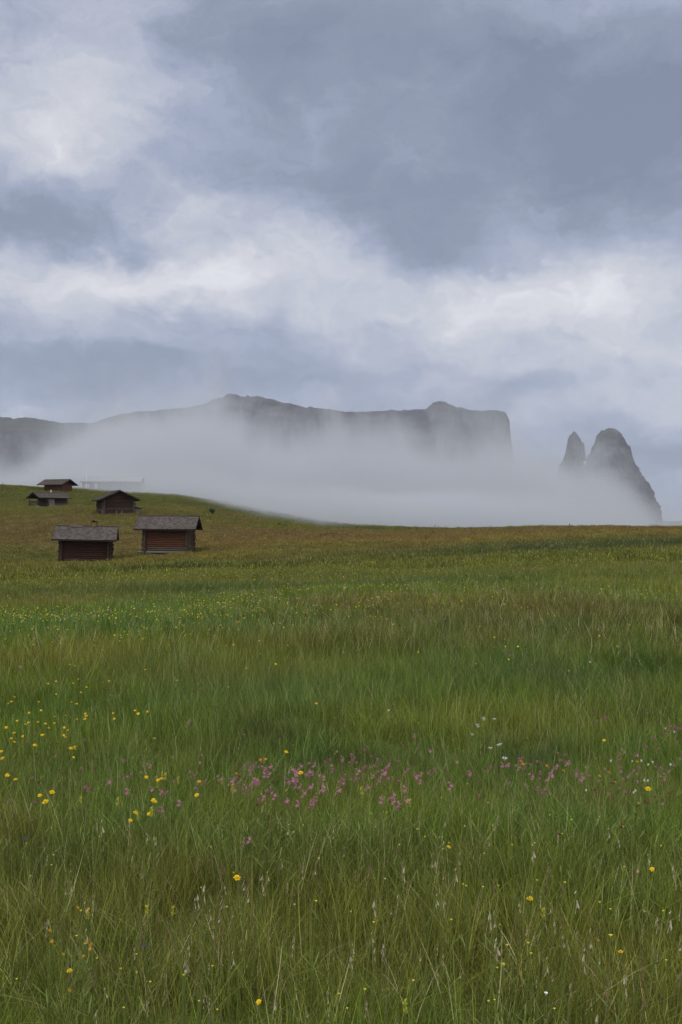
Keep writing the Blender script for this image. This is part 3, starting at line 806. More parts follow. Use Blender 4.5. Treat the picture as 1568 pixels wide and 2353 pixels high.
# long lodge swallowed by the fog
p = spot(250, 268); zb = H(p[0], p[1])
lod = empty('lodge', (p[0] + .5, p[1] + 1, zb - .1), R(3))
tag(lod, 'long pale-roofed lodge almost hidden in the fog', 'lodge')
LX0, LX1 = -5.4, 8.6
q = MB(); q.box(((LX0 + LX1) / 2, 0, 1.25), (LX1 - LX0, 6.0, 2.5)); q.build('wall', M_GREY, lod)
q = MB()
for side in (-1, 1): q.box((.6, side * 2.0, 3.35), (16.4, 4.5, .12), Matrix.Rotation(-side * R(22), 3, 'X'))
ro = q.build('roof', M_METAL, lod)
q = MB(); q.box((.6, -4.08, 2.52), (16.4, .06, .3)); q.build('eave_board', M_DARKW, ro)
for ex in (LX0 + .01, LX1 - .01):
    q = MB(); q.add([(ex - .04, -3, 2.5), (ex - .04, 3, 2.5), (ex - .04, 0, 3.9), (ex + .04, -3, 2.5), (ex + .04, 3, 2.5), (ex + .04, 0, 3.9)], [(0, 1, 2), (3, 5, 4), (0, 3, 4, 1), (1, 4, 5, 2), (2, 5, 3, 0)]); q.build('gable', M_DARKW, lod)
q = MB(); q.log((-6.9, -3.7, -.3), (-6.9, -3.7, 2.5), .22, seg=1, wob=0); q.build('porch_post', M_DARKW, lod)
q = MB(); q.box((-6.1, -3.2, 2.3), (2.2, .5, .5)); q.build('porch_beam', M_DARKW, lod)
q = MB(); q.log((-6.1, -3.6, -.2), (-6.1, -3.6, 4.9), .16, seg=1, wob=0); q.build('white_mast', M_WHITE, lod)
q = MB(); q.box((-3.6, -3.04, 1.1), (.85, .06, 2.1)); do = q.build('door', M_WHITE, lod)
q = MB(); q.box((-3.3, -3.09, 1.1), (.05, .05, .18)); q.build('door_handle', M_DARKW, do)
for k in range(5):
    q = MB(); q.box((-1.6 + k * 2.0, -3.03, 1.55), (1.3, .06, .8)); wf_ = q.build('window', M_WHITE, lod)
    q = MB(); q.box((-1.6 + k * 2.0, -3.07, 1.55), (1.12, .03, .62)); q.build('pane', M_BLACK, wf_)

# ------------------------------------------------------------------ poles and posts on the crest
def post(X, Y, r, h, rad, label, group=None, mat=None, cat='post', name='wooden_post', lean=0, top=False):
    x, y, z = spot(X, r)
    if Y is not None: z = min(z + .3, (1195 - Y) / F * r)
    m = MB(); m.log((0, 0, -.6), (h * lean, 0, h), rad, seg=3, wob=.01)
    if top: m.box((h * lean, 0, h - .12), (.16, .05, .2))
    o = m.build(name, mat or M_GREY); o.location = (x, y, z)
    tag(o, label, cat, group)
post(6.5, 1120, 215, 1.9, .045, 'thin bare pole standing alone at the far left hill edge', cat='pole', name='thin_pole', mat=M_DARKW)
post(1000, 1216, 195, 1.0, .05, 'short dark post where the crest meets the fog', 'posts along the crest', M_DARKW)
post(1309, 1216, 165, 1.0, .07, 'pale trail post with small top board on the right crest', 'posts along the crest', top=True, name='trail_post')
post(806, 1222, 150, .75, .05, 'short pale stake on the rusty slope right of the huts', 'posts along the crest')
post(377, 1151, 185, .9, .05, 'small dark post on the slope above the barn', 'posts along the crest', M_DARKW)
for k, X in enumerate((862, 840, 815, 720, 700, 538, 524)):
    post(X, None, 190 if X > 600 else 176, .6, .04, 'tiny fence stake in the row along the green crest strip', 'fence stakes along the green strip', M_GREY, 'stake', 'fence_stake')

# ------------------------------------------------------------------ small bushes on the slope
def leaf_material(name, a, b):
    m, t, out = material(name)
    w = t.new('ShaderNodeAttribute', attribute_name='wear').outputs['Fac']
    principled(t, out, t.mix(w, a, b), .7, .2); return m
M_LEAF = leaf_material('dark_leaves', (.018, .030, .010), (.045, .065, .020))
def bush(X, Y, r, w, h, trunk, label, group=None):
    x, y, z = spot(X, r)
    root = empty('bush', (x, y, z)); tag(root, label, 'bush', group)
    m = MB()
    for k in range(5):
        a = random.random() * 6.28; m.log((0, 0, -.1), (math.cos(a) * w * .25, math.sin(a) * w * .25, trunk + h * .5), .035, n=5, seg=2)
    m.build('stem', M_DARKW, root)
    m = MB()
    for k in range(700):
        d = Vector((random.gauss(0, 1), random.gauss(0, 1), random.gauss(0, 1))).normalized() * random.random() ** .4
        lump = 1 + .25 * math.sin(d.x * 7 + 1) * math.cos(d.y * 5)
        c = Vector((d.x * w / 2 * lump, d.y * w / 2 * lump, trunk + h * .5 + d.z * h / 2 * lump * (.8 if d.z < 0 else 1)))
        u = Vector((random.gauss(0, 1), random.gauss(0, 1), random.gauss(0, 1))).normalized(); v = u.orthogonal().normalized(); s_ = random.uniform(.05, .10)
        m.add([c - u * s_, c + v * s_ * .5, c + u * s_, c - v * s_ * .5], [(0, 1, 2, 3)])
    m.build('foliage', M_LEAF, root)
bush(488.5, None, 158, 1.05, .75, .35, 'small round dark bush alone on the slope above the huts')
for X, r, w in ((1390, 158, 2.2), (1432, 160, 1.4), (1375, 157, 1.2)):
    bush(X, None, r, w, .45, .0, 'low dark scrub on the far right crest', 'scrub on the right crest')
for X, r, w in ((640, 152, .9), (655, 150, .7)):
    bush(X, None, r, w, .35, .0, 'tiny low bush on the slope right of the round bush', 'tiny bushes on the slope')

# ------------------------------------------------------------------ grass
def tuft(seed, rad, n, hmin, hmax, width, seg=4, lean=.35):
    rg = np.random.default_rng(seed)
    V, Fc, T = [], [], []
    for k in range(n):
        a = rg.uniform(0, 6.28); rr = rad * math.sqrt(rg.uniform()); bx, by = rr * math.cos(a), rr * math.sin(a)
        h = rg.uniform(hmin, hmax) * (1.0 if rg.uniform() < .85 else 1.25); w = width * rg.uniform(.6, 1.3)
        ln = abs(rg.normal(0, lean)) * h; la = rg.uniform(0, 6.28)
        if rg.uniform() < .07: ln *= 2.4; h *= .8
        lx, ly = math.cos(la) * ln, math.sin(la) * ln
        fa = rg.uniform(0, 6.28); fx, fy = math.cos(fa) * w / 2, math.sin(fa) * w / 2
        tone = rg.uniform(); s0 = len(V)
        for i in range(seg + 1):
            t = i / seg; c = t ** 1.9; ww = (1 - t ** 2.2) if i < seg else .04
            px, py, pz = bx + lx * c, by + ly * c, h * (t - .10 * c * (ln / h))
            V += [(px - fx * ww, py - fy * ww, pz), (px + fx * ww, py + fy * ww, pz)]; T += [tone, tone]
        for i in range(seg): q = s0 + 2 * i; Fc.append((q, q + 1, q + 3, q + 2))
    return V, Fc, T
def proto(name, mat, *a, **k):
    V, Fc, T = tuft(*a, **k)
    me = mesh_np(name, V, np.array(Fc), mat, False, {'tone': T})
    return bpy.data.objects.new(name, me)                 # source of the grass object's geometry, not in the scene
def scatter(name, protos, pts, rots, scales, label):
    me = bpy.data.meshes.new(name); me.vertices.add(len(pts)); me.vertices.foreach_set('co', np.asarray(pts, np.float32).ravel())
    for nm, typ, dat in (('pick', 'INT', np.random.default_rng(1).integers(0, len(protos), len(pts)).astype(np.int32)),):
        a = me.attributes.new(nm, typ, 'POINT'); a.data.foreach_set('value', dat)
    for nm, dat in (('rot', rots), ('scl', scales)):
        a = me.attributes.new(nm, 'FLOAT_VECTOR', 'POINT'); a.data.foreach_set('vector', np.asarray(dat, np.float32).ravel())
    o = link(name, me)
    ng = bpy.data.node_groups.new(name, 'GeometryNodeTree')
    ng.interface.new_socket('Geometry', in_out='INPUT', socket_type='NodeSocketGeometry')
    ng.interface.new_socket('Geometry', in_out='OUTPUT', socket_type='NodeSocketGeometry')
    N, Lk = ng.nodes, ng.links
    gi, go = N.new('NodeGroupInput'), N.new('NodeGroupOutput')
    m2p = N.new('GeometryNodeMeshToPoints'); iop = N.new('GeometryNodeInstanceOnPoints')
    g2i = N.new('GeometryNodeJoinGeometry')
    for p_ in reversed(protos):
        oi = N.new('GeometryNodeObjectInfo'); oi.inputs['Object'].default_value = p_; oi.inputs['As Instance'].default_value = True
        Lk.new(oi.outputs['Geometry'], g2i.inputs[0])
    def attr(nm, dt):
        n = N.new('GeometryNodeInputNamedAttribute'); n.data_type = dt; n.inputs['Name'].default_value = nm; return n.outputs['Attribute']
    Lk.new(gi.outputs[0], m2p.inputs['Mesh']); Lk.new(m2p.outputs[0], iop.inputs['Points'])
    Lk.new(g2i.outputs[0], iop.inputs['Instance']); iop.inputs['Pick Instance'].default_value = True
    Lk.new(attr('pick', 'INT'), iop.inputs['Instance Index'])
    e2r = N.new('FunctionNodeEulerToRotation'); Lk.new(attr('rot', 'FLOAT_VECTOR'), e2r.inputs[0]); Lk.new(e2r.outputs[0], iop.inputs['Rotation'])
    Lk.new(attr('scl', 'FLOAT_VECTOR'), iop.inputs['Scale'])
    Lk.new(iop.outputs[0], go.inputs[0])
    md = o.modifiers.new('scatter', 'NODES'); md.node_group = ng
    tag(o, label, 'grass', kind='stuff'); return o
def ring_points(r0, r1, dens, half, seed):
    rg = np.random.default_rng(seed); n = int((r1 ** 2 - r0 ** 2) * half * dens)
    r = np.sqrt(rg.uniform(r0 ** 2, r1 ** 2, n)); a = rg.uniform(-half, half, n)
    x, y = r * np.sin(a), r * np.cos(a); return x, y, height(x, y), rg
HUTS = [(o.location.x, o.location.y, 2.6 if o.name != 'lodge' else 6) for o in COL.objects if o.type == 'EMPTY' and 'hut' in o.name or o.name in ('log_barn', 'lodge')]
def layer(name, protos, r0, r1, dens, half, seed, s0, s1, label, sink=.02, tilt=.12):
    x, y, z, rg = ring_points(r0, r1, dens, half, seed)
    ok = np.ones(len(x), bool)
    for hx, hy, hr in HUTS: ok &= np.hypot(x - hx, y - hy) > hr
    # natural variation of sward height
    g = .92 + .8 * fbm(x / 1.9, y / 1.1, seed=77, oct=3) + .9 * fbm(x / 8, y / 4, seed=78, oct=2)
    g = np.clip(g, .85, 1.35)
    pts = np.stack([x, y, z - sink], -1)[ok]
    n = len(pts); sc = (rg.uniform(s0, s1, n))
    hz_ = sc * g[ok]
    wx_, wy_ = .9 * fbm(x / 1.3, y / 1.3, seed=61, oct=2)[ok], .9 * fbm(x / 1.3, y / 1.3, seed=65, oct=2)[ok]
    rots = np.stack([rg.normal(0, tilt, n) + wx_, rg.normal(0, tilt, n) + wy_, rg.uniform(0, 6.28, n)], -1)
    return scatter(name, protos, pts, rots, np.stack([sc, sc, hz_], -1), label)
near_p = [proto('grass_tuft', M_GRASS, 150 + k, .12, 26, .06, .20, .0060, 4, .5) for k in range(2)] + [proto('grass_tuft', M_GRASS, 100 + k, .12, 85, .08, .32, .0023, 4, .36) for k in range(16)]
mid_p = [proto('grass_tuft', M_GRASS, 200 + k, .28, 150, .08, .29, .0056, 3, .32) for k in range(10)]
far_p = [proto('grass_tuft', M_GRASSF, 300 + k, .9, 170, .09, .24, .022, 2, .3) for k in range(8)]
layer('near_grass', near_p, 1.0, 11, 80, 1.35, 1, .8, 1.15, 'tall fine meadow grass in front of the camera')
layer('middle_grass', mid_p, 10, 42, 20, .78, 2, .8, 1.2, 'tall meadow grass over the middle of the meadow')
layer('far_grass', far_p, 40, 300, 1.5, .62, 3, .8, 1.2, 'short grass over the far slope and crest')

# ------------------------------------------------------------------ wild flowers
def petal_material(name, a, b):
    m, t, out = material(name)
    w = t.new('ShaderNodeAttribute', attribute_name='wear').outputs['Fac']
    c = t.mix(w, a, b)
    p = t.new('ShaderNodeBsdfPrincipled'); t.l.new(c, p.inputs['Base Color']); p.inputs['Roughness'].default_value = .6; p.inputs['Specular IOR Level'].default_value = .2
    tr = t.new('ShaderNodeBsdfTranslucent'); t.l.new(c, tr.inputs[0])
    mx = t.new('ShaderNodeMixShader'); mx.inputs[0].default_value = .35
    t.l.new(p.outputs[0], mx.inputs[1]); t.l.new(tr.outputs[0], mx.inputs[2]); t.l.new(mx.outputs[0], out.inputs[0]); return m
P_YEL = petal_material('yellow_petals', (.66, .44, .01), (.78, .56, .02))
P_ORG = petal_material('orange_petals', (.45, .22, .01), (.60, .30, .01))
P_GLD = petal_material('golden_petals', (.38, .27, .02), (.50, .38, .03))
P_LEM = petal_material('lemon_petals', (.46, .46, .03), (.60, .56, .06))
P_PNK = petal_material('pink_petals', (.30, .09, .16), (.50, .25, .34))
P_PAL = petal_material('pale_pink_petals', (.36, .22, .22), (.48, .32, .33))
P_BRN = petal_material('faded_brown_petals', (.16, .06, .05), (.30, .14, .12))
P_WHT = petal_material('white_petals', (.66, .68, .60), (.80, .80, .74))
P_VIO = petal_material('violet_petals', (.05, .04, .13), (.12, .09, .24))
P_STM = petal_material('green_stem', (.12, .17, .035), (.20, .24, .07))
P_SED = petal_material('dry_husk', (.30, .23, .14), (.66, .60, .46))
P_SDB = petal_material('brown_husk', (.12, .08, .04), (.26, .19, .12))
def petal(m, c, d, up, L, w, curl=0.0):
    """one strip petal from c along d"""
    d = d.normalized(); s_ = d.cross(up).normalized() * w / 2; a = random.random()
    p0, p1, p2 = c, c + d * L * .6 + up * curl * L, c + d * L + up * curl * L * 1.2
    m.add([p0 - s_ * .4, p0 + s_ * .4, p1 + s_, p1 - s_, p2 + s_ * .6, p2 - s_ * .6], [(0, 1, 2, 3), (3, 2, 4, 5)], [a] * 6)
def stem_mesh(h, bend, r=.0010, leaf=True):
    m = MB(); pts = [Vector((bend * (t ** 2), bend * .3 * t, h * t)) for t in (0, .35, .7, 1)]
    for a, b in zip(pts, pts[1:]): m.log(a, b, r, n=5, seg=1, wob=0)
    if leaf:
        for k in range(3):
            c = pts[0].lerp(pts[2], random.uniform(.2, .9)); a = random.random() * 6.28
            petal(m, c, Vector((math.cos(a), math.sin(a), .8)), Vector((0, 0, 1)), .06, .0045, -.1)
    return m, pts[-1]
def head(kind, m, top):
    Z = Vector((0, 0, 1))
    if kind == 'daisy':
        ax = Vector((random.uniform(-.5, .5), random.uniform(-.8, -.1), 1)).normalized(); u = ax.orthogonal().normalized(); v = ax.cross(u)
        for ring, (L, cu, n) in enumerate(((.019, .05, 14), (.013, .35, 10), (.007, .8, 8))):
            for k in range(n):
                a = 2 * math.pi * k / n + random.uniform(-.2, .2); petal(m, top + ax * .002 * ring, u * math.cos(a) + v * math.sin(a), ax, L * random.uniform(.8, 1.15), .0075, cu)
        m.log(top - ax * .009, top + ax * .002, .0045, n=7, seg=1, wob=0)
    elif kind == 'ball':
        for k in range(46):
            d = Vector((random.gauss(0, 1), random.gauss(0, 1), random.gauss(.25, 1))).normalized(); petal(m, top + d * .003, d, d.orthogonal().normalized(), random.uniform(.011, .016), .005)
        m.log(top - Z * .006, top + Z * .007, .008, n=7, seg=2, wob=0)
    elif kind == 'ragged':
        for b in range(4):
            c = top + Vector((random.uniform(-.026, .026), random.uniform(-.026, .026), random.uniform(-.03, .012)))
            ax = Vector((random.uniform(-.8, .8), random.uniform(-.9, .3), .8)).normalized(); u = ax.orthogonal().normalized(); v = ax.cross(u)
            m.log(c - ax * .012, c, .003, n=5, seg=1, wob=0); m.log(c - ax * .012, top - Z * .045, .001, n=4, seg=1, wob=0)
            for k in range(10):
                a = 2 * math.pi * k / 10 + random.uniform(-.25, .25); petal(m, c, u * math.cos(a) + v * math.sin(a), ax, random.uniform(.012, .019), .0035, random.uniform(-.2, .4))
    elif kind == 'spike':
        for k in range(14):
            z_ = -.06 + .0052 * k; a = k * 2.4; d = Vector((math.cos(a), math.sin(a), .5))
            petal(m, top + Z * z_, d, Z, .017, .009, .15); petal(m, top + Z * (z_ + .003), d, Z, .012, .006, .6)
    elif kind == 'umbel':
        for k in range(26):
            a, rr = random.random() * 6.28, .028 * math.sqrt(random.random()); c = top + Vector((math.cos(a) * rr, math.sin(a) * rr, random.uniform(-.003, .002)))
            m.log(top - Z * .03, c, .0006, n=3, seg=1, wob=0)
            for q in range(4): petal(m, c, Vector((math.cos(a + q * 1.57), math.sin(a + q * 1.57), .1)), Z, .005, .004)
    elif kind == 'button':
        for k in range(9): a = k * .698; petal(m, top, Vector((math.cos(a), math.sin(a), .5)), Z, .010, .006, .2)
        m.log(top - Z * .004, top + Z * .003, .003, n=6, seg=1, wob=0)
    elif kind == 'husk':
        for k in range(9):
            z_ = random.uniform(-.10, .012); a = random.random() * 6.28
            petal(m, top + Z * z_, Vector((math.cos(a) * .5, math.sin(a) * .5, random.uniform(-2.6, -.9))), Z.cross(Vector((math.cos(a), math.sin(a), 0))), random.uniform(.022, .055), random.uniform(.005, .013), random.uniform(-.2, .2))
KINDS = {  # name: (plant name, category, head kind, part name, petals, height, variants)
    'yellow': ('hawkweed_plant', 'yellow flower', 'daisy', 'flower_head', P_YEL, .50, 4),
    'orange': ('hawkweed_plant', 'yellow flower', 'daisy', 'flower_head', P_ORG, .48, 3),
    'lemon': ('rattle_plant', 'yellow flower', 'spike', 'flower_spike', P_LEM, .48, 3),
    'small': ('buttercup_plant', 'yellow flower', 'button', 'flower_head', P_LEM, .47, 3),
    'pink': ('clover_plant', 'pink flower', 'ball', 'flower_head', P_PNK, .48, 4),
    'ragged': ('ragged_robin_plant', 'pink flower', 'ragged', 'blossoms', P_PNK, .49, 4),
    'pale': ('clover_plant', 'pink flower', 'ball', 'flower_head', P_PAL, .47, 2),
    'faded': ('clover_plant', 'faded flower', 'ball', 'flower_head', P_BRN, .46, 3),
    'white': ('white_clover_plant', 'white flower', 'ball', 'flower_head', P_WHT, .47, 2),
    'umbel': ('umbel_plant', 'white flower', 'umbel', 'flower_umbel', P_WHT, .52, 2),
    'tiny': ('daisy_plant', 'white flower', 'button', 'flower_head', P_WHT, .46, 2),
    'violet': ('bellflower_plant', 'violet flower', 'ragged', 'blossoms', P_VIO, .47, 2),
    'husk': ('withered_stalk', 'dry seed head', 'husk', 'seed_head', P_SED, .50, 4),
    'brown': ('withered_stalk', 'dry seed head', 'husk', 'seed_head', P_SDB, .48, 3)}
LIB = {}
FS = {'violet': .38, 'husk': .42, 'brown': .40, 'ragged': .60, 'pink': .64, 'lemon': .52, 'yellow': .54, 'orange': .5, 'umbel': .55}
for kn, (nm, cat, hk, pn, pm, hh, nv) in KINDS.items():
    for v_ in range(nv):
        hgt = hh * .74 * random.uniform(.94, 1.06); sm, tp = stem_mesh(hgt, random.uniform(-.06, .06), leaf=kn not in ('husk', 'brown'))
        hm = MB(); head(hk, hm, tp)
        LIB[(kn, v_)] = (mesh_np('stem', sm.v, sm.f, P_STM, False, {'wear': sm.w}), mesh_np(pn, hm.v, hm.f, pm, False, {'wear': hm.w}), tp.copy())
def plant(kn, X, Y, label, group=None, sc=1.0):
    nm, cat, hk, pn, pm, hh, nv = KINDS[kn]; v_ = random.randrange(nv); st, hd, tp_ = LIB[(kn, v_)]; tz = tp_.z
    s_ = random.uniform(.9, 1.12); fs = sc * FS.get(kn, .58)
    x, y, z = at(X, Y, tz * s_)
    r = bpy.data.objects.new(nm, None); COL.objects.link(r); r.location = (x, y, z); r.rotation_euler = (random.gauss(0, .04), random.gauss(0, .04), random.uniform(-.9, .9)); r.scale = (s_,) * 3
    for mname, me in (('stem', st), (pn, hd)):
        c = bpy.data.objects.new(mname, me); COL.objects.link(c); c.parent = r
        if me is hd: c.location = tp_ * (1 - fs); c.scale = (fs,) * 3
    tag(r, label, cat, group)
def many(kn, pts, label, group, sc=1.0):
    for X, Y in pts: plant(kn, X, Y, label, group, sc)
def cloudpts(n, cx, cy_, sx, sy, seed, top=None):
    rg = random.Random(seed); o = []
    while len(o) < n:
        X, Y = rg.gauss(cx, sx), rg.gauss(cy_, sy)
        if -15 < X < 1583 and Y < 2345 and (top is None or Y > top): o.append((X, Y))
    return o
PINK_EXTRA = cloudpts(34, 800, 1772, 95, 24, 71) + cloudpts(22, 600, 1790, 70, 26, 72) + cloudpts(20, 1260, 1765, 110, 20, 73)
# singled out plants
ONE = [
    ('yellow', 1210, 2070, 'bright yellow hawkweed flower alone in the lower right grass', 1.15),
    ('yellow', 574, 2010, 'single yellow flower above the seed heads, lower centre left', 1.0),
    ('yellow', 1495, 1997, 'small yellow flower near the right edge above the seed heads', .8),
    ('yellow', 657, 1731, 'yellow flower standing just above the pink drift', 1.0),
    ('yellow', 702, 1780, 'yellow flower in the middle of the pink blossoms', 1.15),
    ('yellow', 1397, 1703, 'lone yellow flower on the right between pink clovers', .9),
    ('yellow', 1509, 1816, 'yellow flower below the white clovers at the right', 1.1),
    ('yellow', 1033, 1952, 'small yellow flower in the dark grass below the pink drift', .7),
    ('yellow', 746, 1617, 'orange-yellow flower alone above the centre of the meadow', .8),
    ('lemon', 258, 1835, 'tall lemon yellow rattle spike, the brightest at the left', 1.15),
    ('lemon', 828, 1815, 'lemon yellow spike beneath the pink clover drift', 1.0),
    ('lemon', 932, 1838, 'short lemon spike at the lower end of the pink drift', .8),
    ('lemon', 1235, 2093, 'pale yellow spike just beneath the bright hawkweed at the right', .9),
    ('lemon', 337, 2082, 'yellow spike between two dry seed heads at lower left', .9),
    ('lemon', 372, 2094, 'yellow spike with an orange foot at lower left', .9),
    ('lemon', 200, 2100, 'faint yellow rattle spike, leftmost in the lower grass', .9),
    ('lemon', 940, 2322, 'lemon yellow flower at the very bottom edge of the grass', .8),
    ('yellow', 1418, 2200, 'yellow flower over a drooping brown seed head at lower right', .8),
    ('orange', 1374, 2169, 'orange bud low in the grass at the right', .6),
    ('small', 1394, 2165, 'cluster of tiny yellow blooms beside the orange bud', 1.1),
    ('yellow', 132, 2236, 'bright yellow flower near the bottom left corner', .8),
    ('yellow', 625, 2311, 'small yellow flower at the bottom left of centre', .7),
    ('violet', 80, 1932, 'small violet flower at the left edge of the dark grass', .8),
    ('violet', 338, 2167, 'dark violet flower alone in the lower left grass', .7),
    ('violet', 1178, 1735, 'violet blue flower right of the white umbels', .9),
    ('tiny', 1254, 2275, 'single small white flower in the bottom right grass', .9),
    ('tiny', 901, 2025, 'tiny white flower low in the centre right grass', .6),
    ('ragged', 428, 1662, 'loose pink ragged robin standing alone left of centre', 1.1),
    ('ragged', 1494, 1437, 'lone pink flower high on the right of the meadow', 1.6),
    ('pale', 58, 1532, 'pale lilac flower spike at the far left of the meadow', 1.7),
    ('white', 908, 1634, 'white clover head alone above the centre right', .9),
    ('ragged', 552, 1925, 'dark pink bloom hanging in the dark grass left of centre', .9),
]
for kn, X, Y, lab, sc in ONE: plant(kn, X, Y, lab, None, sc)
many('umbel', [(1085, 1649), (1098, 1652), (1120, 1651), (1072, 1665), (1078, 1671), (1068, 1689), (1136, 1712), (1118, 1722), (1145, 1716), (1116, 1732)], 'white flat umbel flower right of the meadow centre', 'white umbels right of centre', .8)
many('yellow', [(212, 1640), (207, 1648), (213, 1654), (310, 1632), (315, 1639), (327, 1641), (120, 1664), (150, 1672), (156, 1690), (180, 1715), (176, 1718), (346, 1700)], 'yellow hawkweed flower in the left scatter above the pink drift', 'yellow flowers of the left scatter')
many('yellow', [(50, 1658), (35, 1667), (62, 1666), (27, 1698), (38, 1704), (25, 1726), (22, 1745), (83, 1661), (3, 1662), (68, 1692), (30, 1683), (88, 1713)], 'yellow flower by the left edge of the meadow', 'yellow flowers by the left edge')
many('yellow', cloudpts(34, 150, 1620, 120, 55, 81, 1530), 'smaller yellow flower in the upper left scatter', 'smaller yellow flowers at the upper left', .85)
many('yellow', [(24, 1784), (42, 1790), (108, 1826), (132, 1818), (128, 1838)], 'large yellow flower low at the left beside the pink clover', 'large yellow flowers at lower left', 1.15)
many('yellow', [(346, 1785), (352, 1839), (360, 1842), (362, 1790), (376, 1793), (330, 1866), (444, 1790), (455, 1832), (356, 1870), (298, 1883)], 'yellow flower in the mixed patch left of the pink drift', 'yellow flowers of the mixed patch', 1.0)
many('orange', [(600, 1745), (608, 1746), (548, 1778), (1206, 1750), (1211, 1753), (1193, 1755), (1248, 1756), (1290, 1735), (1457, 1750), (1380, 1780), (1400, 1776), (1300, 1772)], 'orange-yellow flower among the pink clover', 'orange flowers among the pink clover', .8)
many('lemon', [(368, 1781), (378, 1777), (367, 1797), (334, 1858), (325, 1872), (343, 1865), (404, 1790), (520, 1810), (512, 1790), (186, 1832)], 'lemon yellow rattle spike in the mixed patch left of centre', 'rattle spikes of the mixed patch', .95)
many('orange', cloudpts(10, 170, 2190, 50, 45, 5), 'small orange bloom low in the bottom left grass', 'orange blooms at bottom left', .5)
many('small', [(978, 1925), (986, 1925), (919, 1942), (1247, 1936), (1030, 1938), (735, 1972), (714, 2076), (530, 2100), (1478, 1850), (1390, 2090), (1120, 2040), (860, 2120)], 'tiny yellow buttercup in the dark grass below the flowers', 'tiny buttercups in the lower grass', .8)
many('small', [(random.uniform(0, 1568), random.uniform(1560, 2330)) for _ in range(110)], 'tiny yellow buttercup sprinkled singly in the green grass', 'buttercups sprinkled over the near meadow', .7)
many('husk', [(random.uniform(0, 1568), random.uniform(1860, 2330)) for _ in range(90)], 'short pale grass husk scattered in the near grass', 'pale grass husks scattered in the near grass', .7)
# the pink drift
drift = [(755, 1745), (752, 1752), (770, 1752), (762, 1768), (801, 1741), (848, 1737), (838, 1727), (853, 1749), (885, 1770), (902, 1756), (822, 1755), (815, 1768), (838, 1772), (880, 1768), (893, 1799), (858, 1792), (872, 1800), (775, 1785), (815, 1795), (830, 1762)]
many('pink', drift, 'deep pink clover head in the dense drift across the centre', 'pink clovers of the central drift', .95)
many('ragged', PINK_EXTRA, 'small pink blossom thickening the pink drift', 'small blossoms of the pink drift', .8)
many('ragged', [(550, 1755), (562, 1758), (542, 1764), (572, 1765), (590, 1752), (488, 1790), (496, 1795), (585, 1800), (600, 1812), (640, 1790), (672, 1792), (682, 1786), (742, 1811), (700, 1800), (690, 1775), (720, 1755), (668, 1822), (715, 1845), (620, 1830), (638, 1838), (590, 1830), (925, 1838), (918, 1847), (878, 1828), (886, 1836), (870, 1838), (930, 1815), (954, 1780), (994, 1800), (968, 1770), (760, 1812), (700, 1850)], 'ragged pink blossom in the central pink drift', 'ragged robins of the central drift', .95)
many('ragged', [(332, 1763), (350, 1822), (333, 1812), (420, 1842), (372, 1826), (368, 1858), (392, 1790), (418, 1783), (448, 1798), (300, 1810), (273, 1780), (215, 1795)], 'pink blossom in the mixed patch left of the drift', 'pink blossoms of the mixed patch', .8)
many('pink', [(83, 1685), (60, 1706), (180, 1698), (130, 1740), (205, 1808), (195, 1815), (160, 1770), (276, 1752), (265, 1790), (60, 1850), (20, 1838), (65, 1790)], 'pink clover at the left among yellow flowers', 'pink clovers at the left', .8)
many('pink', [(1378, 1647), (1372, 1652), (1484, 1640), (1494, 1697), (1533, 1673), (1545, 1670), (1540, 1690), (1560, 1675), (1492, 1718), (1505, 1722), (1540, 1705), (1365, 1657), (1525, 1672)], 'pink clover high on the right side', 'pink clovers high on the right', .9)
many('pink', [(1294, 1738), (1288, 1746), (1276, 1763), (1197, 1748), (1203, 1752), (1215, 1757), (1190, 1742), (1258, 1765), (1232, 1780), (1240, 1790), (1180, 1765), (1422, 1755), (1426, 1765), (1475, 1768), (1480, 1760), (1560, 1745), (1500, 1765), (1310, 1770), (1090, 1826), (1220, 1815), (1230, 1812), (1120, 1765), (1105, 1770), (1330, 1790), (1235, 1828)], 'pink clover in the loose drift on the right', 'pink clovers of the right drift', .9)
many('pale', cloudpts(26, 1430, 1790, 110, 30, 15) + cloudpts(16, 480, 1760, 150, 30, 16), 'pale pink withering clover in the flower drift', 'pale clovers of the drifts', .8)
many('faded', cloudpts(14, 590, 1790, 60, 30, 21) + cloudpts(10, 1480, 1840, 60, 18, 22) + cloudpts(10, 180, 1760, 110, 50, 23) + cloudpts(8, 1080, 1850, 250, 50, 24), 'faded brown flower head among the pink drift', 'faded brown heads', .8)
many('white', [(1416, 1747), (1474, 1750), (1486, 1754), (1535, 1675), (1528, 1683), (1500, 1756), (1512, 1760), (1452, 1752), (1465, 1793), (1473, 1800), (1353, 1812), (1444, 1822), (1468, 1822)], 'white clover near the right edge of the flower drift', 'white clovers at the right', .65)
many('husk', [(645, 1890), (200, 1885), (212, 1900), (735, 1895), (180, 2070), (184, 2085), (588, 2030), (455, 2035), (454, 2060), (460, 2080), (478, 2046), (535, 2010), (550, 2040), (910, 1998), (985, 1965), (1040, 1962), (1013, 2075), (1130, 2110), (1112, 2100), (1125, 2160), (1122, 2175), (1253, 1905), (1490, 2110), (1465, 2095), (875, 2180), (418, 2190), (420, 2200), (1345, 2150), (1005, 1985), (1008, 2000), (1330, 2195), (1415, 2225), (1420, 2240), (1350, 2340), (605, 2280), (145, 2030), (700, 1985), (660, 1990), (1290, 2065), (1200, 1950), (1450, 1970), (1540, 2150), (75, 2095), (860, 2080), (1210, 2190), (620, 2150), (1530, 1990)], 'pale dry husk drooping in the foreground grass', 'pale dry husks in the foreground', 1.05)
